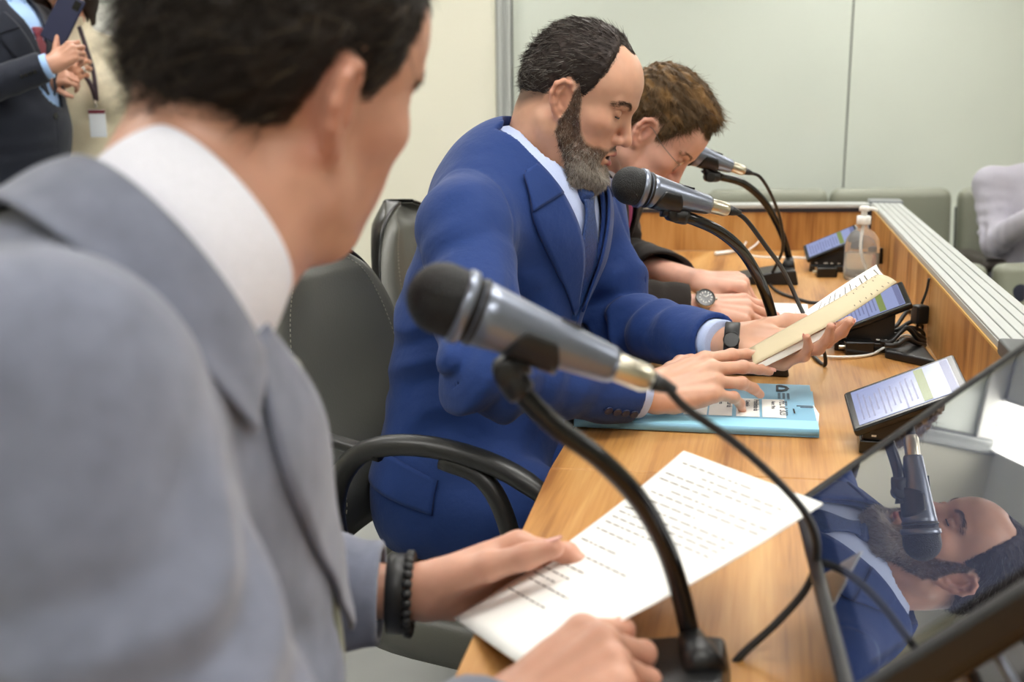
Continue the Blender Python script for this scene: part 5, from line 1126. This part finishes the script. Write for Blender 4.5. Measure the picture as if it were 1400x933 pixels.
# rimless glasses
gl_ = thing('glasses', 'thin rimless glasses on the nose of the man bowed over the desk', 'glasses'); M['lens'] = mat('clear_lens', (1, 1, 1), .02, trans=1., ior=1.12); M['wire'] = mat('fine_metal_wire', srgb(150, 138, 128), .3, .8)
fr = gl_
for s in (-1, 1):
    L = []; 
    for i in range(28):
        t = 2*math.pi*i/28; L.append(hF.W((.0975-.010*abs(math.cos(t))*.3-.004, s*(.034+.023*math.copysign(abs(math.cos(t))**.8, math.cos(t))), .010+.0155*math.copysign(abs(math.sin(t))**.8, math.sin(t)))))
    m_ = MB().add(L, [tuple(range(28))]); m_.build('lens', M['lens'], fr, solid=.0012)
    MB().tube(L+[L[0]], .0005, 6).build('rim', M['wire'], fr, smooth=True)
    MB().tube(catmull([hF.W((.093, s*.057, .016)), hF.W((.083, s*.068, .016)), hF.W((.04, s*.0745, .016)), hF.W((.0, s*.0795, .022)), hF.W((-.012, s*.079, .012))], 24), .0008, 6).build('temple', M['wire'], fr, smooth=True)
MB().tube(catmull([hF.W((.0945, .0115, .014)), hF.W((.101, 0, .018)), hF.W((.0945, -.0115, .014))], 10), .0008, 6).build('bridge', M['wire'], fr, smooth=True)
# steel watch with a dark dial on the near wrist
wt = thing('wristwatch', 'steel wristwatch with a dark dial on the near wrist of the man in glasses', 'watch')
ax = HRF['R'][:, 0]; wc_ = HRF['wrist']+ax*.002; up_ = HRF['R'][:, 2]; fd = nrm(np.array([-.05, -.78, .62])); fd = nrm(fd-ax*(fd@ax)); M['steel'] = mat('brushed_steel', srgb(200, 196, 186), .28, 1., bump=[('x', 260, .25, .0008)])
for k in range(22):
    t = .55+(2*math.pi-1.1)*k/21; w_ = np.cross(ax, fd); d = fd*math.cos(t)*.0345+w_*math.sin(t)*.0315
    MB().box(wc_+d, (.0095, .0036, .0016), np.stack([ax, nrm(-fd*math.sin(t)*.0345+w_*math.cos(t)*.0315), nrm(d)], 1)).build('band_link', M['steel'], wt, bevel=.0006) if k % 1 == 0 else None
c = wc_+fd*.0335; MB().lathe(c, fd, [(0, .0185), (.003, .0205), (.008, .0205), (.0095, .0195)], 40).build('case', M['steel'], wt, smooth=False)
MB().lathe(c+fd*.0094, fd, [(0, .0195), (.0016, .0188), (.0018, .0150)], 40).build('bezel', M['blackgloss'], wt)
MB().lathe(c+fd*.0104, fd, [(0, .0148), (.0006, .0146)], 40).build('dial', mat('black_dial', srgb(18, 18, 20), .25), wt)
e1 = nrm(np.cross(fd, ax)); m_ = MB()
for k in range(12): t = k*math.pi/6; d = ax*math.cos(t)+e1*math.sin(t); m_.box(c+fd*.0112+d*.0116, (.0018, .0010, .0003), np.stack([d, np.cross(fd, d), fd], 1))
m_.build('hour_marks', M['white_plastic'], wt); m_ = MB()
for a_, l_ in ((.7, .009), (2.4, .006)): d = ax*math.cos(a_)+e1*math.sin(a_); m_.box(c+fd*.0116+d*l_/2, (l_/2, .0007, .0002), np.stack([d, np.cross(fd, d), fd], 1))
m_.build('hands', M['white_plastic'], wt); MB().lathe(c+fd*.005+ax*.020, ax, [(0, .003), (.004, .003)], 12).build('crown', M['steel'], wt)
ring('ring', HLF['fing'][2][0][1]*.5+HLF['fing'][2][0][0]*.5+0, nrm(HLF['fing'][2][0][1]-HLF['fing'][2][0][0]), .0096, .0096, .002, M['nickel'], FA)
# ------------------------------------------------------------------ the man in the light grey jacket, nearest the camera
M['grey_cloth'] = mat('heather_grey_wool', srgb(113, 117, 133), .85, spec=.2, sheen=.3, bump=[('noise', 700, .3, .0008), ('noise', 18, .2, .006)], vary=(48, .22, 6)); M['white_shirt'] = cloth('crisp_white_shirt', srgb(236, 236, 246), .7)
GR = thing('person', 'man in a light grey jacket with his back to the camera, holding a printed page', 'person')
hG = Head((-.158, .756, 1.209), 50, 13, 14, .98, jaw=1.0)
wLg, wRg = aty(540, 812, .965), aty(668, 1008, .69); eLg, eRg = np.array([-.30, .965, .752]), np.array([-.125, .46, .80])
HLG = hand_prims(wLg+nrm(wLg-eLg)*.022, hand_frame((.93, .25, .22), (-.32, .764, .533), True), dict(fingers=[(2, 34, 30, 15), (0, 46, 40, 20), (-2, 54, 46, 25), (-4, 60, 50, 25)], thumb=(22, 16, 0, -4)), 1.08)
HRG = hand_prims(wRg+nrm(wRg-eRg)*.018, hand_frame((.72, .42, .34), (-.42, -.40, .80), False), dict(fingers=[(3, 40, 55, 25), (0, 52, 60, 30), (-3, 60, 62, 30), (-6, 64, 62, 30)], thumb=(36, 36, 0, 18)), 1.02)
sG = Suit(ncut=(.078, .084), yaw=18, lean=50, ch=(-.272, .700, .955), wa=(-.265, .72, .80), hi=(-.29, .74, .56), sR=(-.235, .520, 1.052), sL=(-.315, .885, 1.05), eR=eRg, wR=wRg, eL=eLg, wL=wLg, nk=(-.212, .672, 1.103), cyaw=42, leaf=False, nr=1.02, H=hG, hR=HRG, hL=HLG, vee=[.10, .075, .06, .055, .066, .085], hem=.50, leg=.38, rt=(.185, .175, .19), sr=(.074, .066, .049), cht=(.056, .038), chb=(-.020, -.020))
def body_G(p): return smin(sG.body(p), uni([rc(p, hG.W((.045, 0, -.075)), sG.nk+sG.cf*.02-np.array([0, 0, .02]), .030, .045), rc(p, hG.W((.01, -.03, -.06)), sG.nk-sG.nax*.01, .036, .05)], .03), .03)
v, q = mesh_sdf(body_G, (-.50, .30, .44), (.24, 1.15, 1.40), .0022)
EG = [(0, 30), (20, 28), (40, 30), (50, 24), (57, 8), (63, -10), (68, -20), (75, -22), (82, -2), (96, 0), (106, -18), (114, -44), (124, -58), (140, -62), (180, -60)]
def exG(q, c, near):
    c = lerp3(c, np.array(srgb(52, 40, 34)), .7*np.clip(hair_g(q, EG)/.012, 0, 1)*near*np.clip((.005-np.abs(head_sdf(q, {'noears': 1})))/.003, 0, 1))
    st = np.clip(1-ell(q, (.075, 0, -.095), (.03, .03, .02))/.006, 0, 1)*near; return lerp3(c, np.array(srgb(84, 66, 56)), .75*st)
bodyG = mesh_np('body', v, q, M['skin'], GR, cols=skin_cols(v, hG, None, srgb(208, 156, 132), hands=(HLG, HRG), extra=exG))
nails(HLG, bodyG, None, (4,)); nails(HRG, bodyG, None, (0,))
make_hair(hG, EG, GR, srgb(40, 33, 28), thick=.004, top=.011, n=12000, seed=21, L=.026, wave=.003, amp=.0010, lift=.08, colfn=grey(lambda q: .05+0*q[:, 0], srgb(90, 76, 60), srgb(120, 104, 84)))
brows(hG, sG.body, GR, srgb(56, 44, 36), 9)
M['sage_tie'] = mat('sage_green_tie', srgb(160, 162, 140), .5, bump=[('noise', 300, .3, .001)])
sG.dress(GR, M['grey_cloth'], M['white_shirt'], M['sage_tie'], (-.52, .26, .47), (.24, 1.16, 1.30), cuffs=False)
ax = nrm(wLg-eLg); bw = HLG['wrist']-ax*.020
ring('bracelet', bw, ax, .034, .040, .008, M['rubber'], GR, flat=HLG['R'][:, 2])
m_ = MB()
for k in range(26):
    t = 2*math.pi*k/26; u_ = HLG['R'][:, 2]; u_ = nrm(u_-ax*(u_@ax)); w_ = np.cross(ax, u_); m_.lathe(bw+ax*.012+u_*math.cos(t)*.035+w_*math.sin(t)*.041-ax*.0045, ax, [(0, .002), (.002, .0045), (.007, .0045), (.009, .002)], 10)
m_.build('bead_bracelet', M['rubber'], GR, smooth=True)
# ------------------------------------------------------------------ two people standing at the left, far side of the room
def simple_person(label, y, yaw, px_neck, H, skin, sh_w=.20, hip=.95, female=False):
    pass
M['night_cloth'] = cloth('midnight_wool', srgb(34, 38, 50), .8); M['night_lining'] = cloth('navy_lining', srgb(30, 32, 58), .6)
SM = thing('person', 'standing man in a dark suit holding up a navy phone, cut by the left edge', 'person')
ym = 3.62
nkM = aty(2, -52, ym); nkM = np.array([nkM[0]-.02, ym, 1.60])
hM = Head((nkM[0]+.05, ym, 1.735), 8, 12, 0, 1.0)
wRm, wLm = aty(66, 90, ym-.20), aty(56, 112, ym+.02); eRm, eLm = np.array([nkM[0]-.10, ym-.27, 1.20]), np.array([nkM[0]+.02, ym+.26, 1.18])
HRM = hand_prims(wRm+[.014, 0, .004], hand_frame((.80, .12, .58), (-.1, -.93, .2), False), dict(fingers=[(3, 55, 60, 30), (0, 60, 64, 30), (-3, 64, 64, 30), (-6, 66, 62, 30)], thumb=(48, 4, 0, 10)), .80)
HLM = hand_prims(wLm+[.014, 0, 0], hand_frame((.93, -.1, .2), (.1, -.75, .6), True), dict(fingers=[(3, 50, 60, 30), (0, 55, 62, 30), (-3, 58, 62, 30), (-6, 60, 60, 30)], thumb=(36, 20, 0, 10)), .76)
sM = Suit(yaw=-14, lean=10, ch=(nkM[0]+.0, ym, 1.36), wa=(nkM[0]+.02, ym, 1.12), hi=(nkM[0]-.01, ym, .92), sR=(nkM[0]-.06, ym-.18, 1.45), sL=(nkM[0]+.03, ym+.18, 1.45), eR=eRm, wR=wRm, eL=eLm, wL=wLm, nk=nkM-[0, 0, .03], nr=1., H=hM, hR=HRM, hL=HLM, vee=[.0, .0, .0, .0, .030, .062], hem=.80, tz=(.06, .04, .02, -.01, -.05), off=.0, rt=(.19, .18, .185))
v, q = mesh_sdf(sM.body, (nkM[0]-.36, ym-.42, .80), (nkM[0]+.48, ym+.40, 1.92), .0036)
EH = [(0, 40), (20, 38), (40, 40), (50, 28), (57, 8), (63, -8), (75, -18), (83, 2), (98, 2), (112, -12), (124, -42), (180, -50)]
skM = srgb(196, 146, 122)
mesh_np('body', v, q, M['skin'], SM, cols=skin_cols(v, hM, None, skM, hands=(HRM, HLM)))
make_hair(hM, EH, SM, srgb(40, 32, 28), n=2500, h=.004)
M['red_tie'] = mat('dark_red_tie', srgb(120, 40, 56), .5); M['sky_shirt'] = cloth('sky_blue_shirt', srgb(160, 194, 240), .7)
sM.dress(SM, M['night_cloth'], M['sky_shirt'], M['red_tie'], (nkM[0]-.40, ym-.44, .78), (nkM[0]+.48, ym+.42, 1.66), h=.005, legs=False)
bs = march(sM.tj, np.array([sM.lp(.0, -.20)+sM.f*.4])+0, -sM.f, .001)[0]; buttons(bs, np.array([0, 0, 1.]), sM.f, 1, .011, .02, M['blackgloss'], sM.J)
def legs(par, x, y, mt, top=.93, gap=.09, r=.095):
    f = lambda p: smin(uni([rc(p, (x, y+g*gap, top-.06), (x-.01, y+g*gap*1.05, .50), r, .066) for g in (-1, 1)], .02), uni([rc(p, (x-.01, y+g*gap*1.05, .50), (x-.01, y+g*gap*1.1, .10), .066, .058) for g in (-1, 1)], .005), .02)
    v, q = mesh_sdf(f, (x-.2, y-.3, .03), (x+.2, y+.3, 1.02), .012); mesh_np('trousers', v, q, mt, par)
    for g in (-1, 1):
        c = np.array([x-.02, y+g*gap*1.1, .045]); sh = lambda p: np.maximum(smin(src(p, c, c+[.17, 0, 0], .042, .038, np.array([0, 0, 1.]), 1.15), rc(p, c, c+[0, 0, .06], .042, .045), .02), .004-p[:, 2])
        v, q = mesh_sdf(sh, c-[.08, .08, .05], c+[.25, .08, .2], .009); mesh_np('shoe', v, q, M['shell'], par)
legs(SM, nkM[0]-.0, ym, M['night_cloth'])
axm = nrm(wRm-eRm); sdm = nrm(np.array([0, -1, -.25])-axm*(np.array([0, -1, -.25])@axm)); c = march(sM.jack, (wRm-axm*.055+sdm*.15)[None], -sdm, .0005)[0]; buttons(c, axm, sdm, 4, .006, .0135, M['blackgloss'], sM.J)
ph = thing('phone', 'navy mobile phone held up by the standing man in the dark suit', 'phone')
pc_ = aty(86, 26, ym-.17); up_ = nrm(np.array([.50, .05, .86])); nn_ = nrm(np.array([.12, -.99, .05])-up_*(np.array([.12, -.99, .05])@up_)); sd_ = np.cross(up_, nn_); Rp = np.stack([sd_, up_, nn_], 1)
MB().box(pc_, (.038, .078, .0045), Rp).build('case', mat('navy_case', srgb(24, 30, 64), .45), ph, bevel=.006, bseg=3)
MB().box(pc_-nn_*.0048, (.035, .074, .0006), Rp).build('screen', M['blackgloss'], ph)
MB().box(pc_+nn_*.005+up_*.055+sd_*.02, (.010, .014, .0012), Rp).build('camera_bump', M['blackgloss'], ph, bevel=.001)
# the woman
SW = thing('person', 'standing woman in a cream sweater with a dark lanyard, behind the phone', 'person')
yw = 3.95; nkW = aty(100, 28, yw); hW = Head((nkW[0]-.005, yw-.045, nkW[2]+.125), -62, 6, 0, .93, jaw=.9, nose=.95)
fW = np.array([math.cos(-70*D2R), math.sin(-70*D2R), 0]); lW = np.array([-fW[1], fW[0], 0]); cW = np.array([nkW[0]+.01, yw, nkW[2]-.20])
shW = [cW+lW*g*.150+np.array([0, 0, .085]) for g in (-1, 1)]; elW = [cW+lW*g*.205+np.array([0, .02, -.20]) for g in (-1, 1)]
wrW = [aty(80, 112, yw-.22), cW+lW*.20+np.array([0, -.05, -.43])]
HWR = hand_prims(wrW[0]+np.array([.0, 0, 0]), hand_frame((.55, -.2, .35), (.2, -.9, .2), False), dict(fingers=[(3, 40, 60, 30), (0, 45, 62, 30), (-3, 50, 62, 30), (-6, 55, 60, 30)], thumb=(36, 20, 0, 10)), .88)
HWL = hand_prims(wrW[1], hand_frame((.0, -.1, -1), (.8, -.3, 0), True), dict(fingers=[(3, 15, 20, 10)]*4, thumb=(30, 10, 0, 10)), .88)
def body_W(p):
    d = hW.sdf(p); d = smin(d, rc(p, hW.W((-.03, 0, -.05)), nkW-[0, 0, .04], .046, .05), .02); d = smin(d, src(p, cW, cW-[0, 0, .3], .11, .10, fW, 1.3), .04)
    for a, b, c_, Hd in zip(shW, elW, wrW, (HWR, HWL)): d = smin(d, rcl(p, [a, b, c_], [.035, .03, .024], .01), .02); d = smin(d, hand_sdf(p, Hd), .012)
    return d
v, q = mesh_sdf(body_W, (nkW[0]-.36, yw-.42, .78), (nkW[0]+.36, yw+.3, 1.86), .004)
bodyW = mesh_np('body', v, q, M['skin'], SW, cols=skin_cols(v, hW, None, srgb(196, 142, 114), hands=(HWR,), redc=srgb(190, 128, 102)))
M['cream_knit'] = cloth('cream_ribbed_knit', srgb(226, 216, 190), .85, .5)
def sweater(p):
    d = src(p, cW, cW-[0, 0, .22], .152, .135, fW, 1.28); d = smin(d, src(p, cW-[0, 0, .22], cW-[0, 0, .42], .135, .16, fW, 1.25), .05)
    for g in (-1, 1): d = smin(d, ell(p, cW+fW*.095+lW*g*.075-[0, 0, .055], (.075, .075, .078)), .05)
    for a, b, c_ in zip(shW, elW, wrW): d = smin(d, rc(p, cW+[0, 0, .11], a, .052, .056), .05); d = smin(d, rcl(p, [a, b], [.056, .046], .01), .03); d = smin(d, rc(p, b, b+(c_-b)*.93, .045, .033), .02)
    d = smin(d, rc(p, nkW-[0, 0, .055], nkW-[0, 0, .0], .060, .056), .02)
    return d+.002*noise(p*14)
def swcut(p):
    c = rc(p, nkW-[0, 0, .02], nkW+[0, 0, .2], .051, .06); c = np.minimum(c, p[:, 2]-.90)
    for b, w_ in zip(elW, wrW): ax = nrm(w_-b).astype(f32); c = np.minimum(c, np.maximum(-((p-(w_-ax*.02).astype(f32))@ax), np.sqrt(((p-w_.astype(f32))**2).sum(1))-.08))
    return -c
shell_mesh('sweater', sweater, .006, swcut, (nkW[0]-.38, yw-.44, .86), (nkW[0]+.38, yw+.3, 1.7), .005, M['cream_knit'], SW)
EW = [(0, 34), (25, 30), (42, 18), (52, -5), (60, -30), (75, -50), (180, -60)]
make_hair(hW, EW, SW, srgb(42, 30, 26), thick=.020, top=.024, n=3000, h=.004, L=.05)
hs = lambda p: uni([rcl(p, [hW.W((-.03, g*.075, .02)), hW.W((-.045, g*.085, -.07)), hW.W((-.04, g*.088, -.135))], [.030, .034, .022], .02)+.004*noise(p*60) for g in (-1, 1)]+[rcl(p, [hW.W((-.09, 0, .0)), hW.W((-.09, 0, -.12))], [.06, .05], .02)], .03)
v, q = mesh_sdf(hs, hW.c-.30, hW.c+.2, .005); mesh_np('long_hair', v, q, M['strand'], SW, cols=np.tile(np.array(srgb(42, 30, 26)), (len(v), 1))*(1+.4*noise(v.astype(f32)*np.array([120, 120, 20], f32)))[:, None])
legs(SW, nkW[0], yw, mat('dark_trousers', srgb(36, 36, 44), .8), .95, .08, .10)
for g in (-1, 1): MB().tube([hW.W((.0+.012*math.cos(t), g*.088, -.045+.014*math.sin(t))) for t in np.linspace(0, 6.28, 20)], .0016, 6).build('hoop_earring', M['nickel'], SW, smooth=True)
ring('ring', np.asarray(HWR['fing'][2][0][0])*.4+np.asarray(HWR['fing'][2][0][1])*.6, nrm(HWR['fing'][2][0][1]-HWR['fing'][2][0][0]), .0088, .0088, .003, M['chrome'], SW)
la_ = thing('lanyard', 'dark lanyard with an identity badge round the neck of the woman in the cream sweater', 'lanyard'); M['strap'] = mat('dark_plum_strap', srgb(66, 52, 62), .6)
bot = aty(133, 148, yw-.2)
def strap(pts): 
    P = catmull(pts, 30); dr = P-CAMP; dr /= np.linalg.norm(dr, axis=1)[:, None]; Q = (P-dr*.4).astype(f32)
    for _ in range(50): Q = Q+((sweater(Q)-.004)*.8)[:, None]*dr.astype(f32)
    Q = Q; T = np.gradient(Q, axis=0); G = []
    for i in range(len(Q)): w_ = nrm(np.cross(T[i], (0, 1., .1)))*.0075; G.append([Q[i]-w_, Q[i]+w_])
    MB().grid(G).build('strap', M['strap'], la_, smooth=True, solid=.0015); return Q
strap([aty(108, 36, yw), aty(118, 66, yw), aty(128, 100, yw), aty(132, 138, yw)]); Qs = strap([aty(96, 72, yw), aty(108, 92, yw), aty(124, 116, yw), aty(131, 138, yw)])
b = Qs[-1]; MB().tube([b+[0, -.004, .004], b+[.001, -.006, -.022]], .0045, 8).build('clip', M['chrome'], la_, smooth=True)
MB().box(b+[.003, -.008, -.075], (.027, .002, .046), rotm(.25)).build('badge', mat('badge_white', srgb(226, 232, 240), .3), la_, bevel=.003); MB().box(b+[.003, -.0105, -.036], (.027, .001, .006), rotm(.25)).build('badge_stripe', M['red_tie'], la_)
# ------------------------------------------------------------------ the seated person at the right edge
M['lilac_shirt'] = cloth('lilac_grey_shirt', srgb(178, 176, 188), .75, folds_=.4); M['dark_jeans'] = cloth('dark_blue_trousers', srgb(42, 44, 58), .8)
SP = thing('person', 'seated person in a lilac-grey shirt at the right edge, arm across the body', 'person')
yp = 4.25; xp = aty(1424, 300, yp)[0]; cP = np.array([xp, yp, .775]); hP = Head((xp-.02, yp-.10, 1.16), -110, 10, 0, 1.0)
fP = np.array([math.cos(-105*D2R), math.sin(-105*D2R), 0]); lP = np.array([-fP[1], fP[0], 0]); sP = [cP-lP*.19+[0, 0, .09], cP+lP*.19+[0, 0, .09]]
eP = [aty(1360, 330, yp-.05), cP+lP*.24+[0, -.05, -.16]]; wP = [aty(1420, 292, yp-.28), cP+lP*.06+[0, -.26, -.06]]
hips = cP+[0, .06, -.30]
HP = [hand_prims(wP[0], hand_frame((.9, -.1, .2), (0, -.9, .4), False), dict(fingers=[(3, 30, 40, 20)]*4, thumb=(36, 20, 0, 10)), .98), hand_prims(wP[1], hand_frame((-.9, -.1, .1), (0, -.8, .5), True), dict(fingers=[(3, 30, 40, 20)]*4, thumb=(36, 20, 0, 10)), .98)]
def body_P(p):
    d = smin(hP.sdf(p), rc(p, hP.W((-.03, 0, -.05)), cP+[0, 0, .14], .055, .056), .02); d = smin(d, src(p, cP, hips, .12, .12, fP, 1.3), .04)
    for a, b, c_, Hd in zip(sP, eP, wP, HP): d = smin(d, rcl(p, [a, b, c_], [.04, .035, .026], .01), .02); d = smin(d, hand_sdf(p, Hd), .012)
    return d
v, q = mesh_sdf(body_P, (xp-.42, yp-.55, .38), (xp+.48, yp+.3, 1.36), .005); mesh_np('body', v, q, M['skin'], SP, cols=skin_cols(v, hP, None, skM, hands=HP)); make_hair(hP, EH, SP, srgb(40, 32, 28), n=2000, h=.005)
def shirt_P(p):
    d = src(p, cP, hips, .175, .175, fP, 1.3)
    for a, b, c_ in zip(sP, eP, wP): d = smin(d, rc(p, cP+[0, 0, .11], a, .062, .064), .05); m = smin(rcl(p, [a, b], [.066, .054], .02), rc(p, b, b+(c_-b)*.95, .053, .040), .02); d = smin(d, m+folds(p, b, c_-b, .04, .008, .12, 2.)+folds(p, a*.5+b*.5, b-a, .05, .006, .1, 5.), .03)
    return d+.003*noise(p*13)
def cutP(p):
    c = np.minimum(rc(p, cP+[0, 0, .15], cP+[0, 0, .35], .062, .07), p[:, 2]-.48)
    for b, w_ in zip(eP, wP): ax = nrm(w_-b).astype(f32); c = np.minimum(c, np.maximum(-((p-(w_-ax*.02).astype(f32))@ax), np.sqrt(((p-w_.astype(f32))**2).sum(1))-.09))
    return -c
shell_mesh('shirt', shirt_P, .006, cutP, (xp-.45, yp-.56, .44), (xp+.5, yp+.32, 1.06), .006, M['lilac_shirt'], SP)
collar('shirt_collar', cP+[0, -.01, .15], nrm(np.array([0, 0, 1])+fP*.2), fP, M['lilac_shirt'], SP, (.062, .064), (.074, .082), (.035, .025), (-.006, -.012), 18, .03)
tp = lambda p: uni([rcl(p, [hips+lP*g*.08-[0, 0, .0], hips+lP*g*.13+fP*.42+[0, 0, .03], hips+lP*g*.13+fP*.46-[0, 0, .40]], [.088, .070, .052], .02) for g in (-1, 1)], .02)
v, q = mesh_sdf(tp, (xp-.5, yp-.7, .03), (xp+.5, yp+.3, .72), .008); mesh_np('trousers', v, q, M['dark_jeans'], SP)
for g in (-1, 1):
    c = hips+lP*g*.13+fP*.46; c = np.array([c[0], c[1], .045]); sh = lambda p: np.maximum(smin(src(p, c, c+fP*.17, .042, .038, np.array([0, 0, 1.]), 1.15), rc(p, c, c+[0, 0, .06], .042, .045), .02), .004-p[:, 2])
    v, q = mesh_sdf(sh, c-[.27, .27, .05], c+[.27, .27, .2], .009); mesh_np('shoe', v, q, M['shell'], SP)
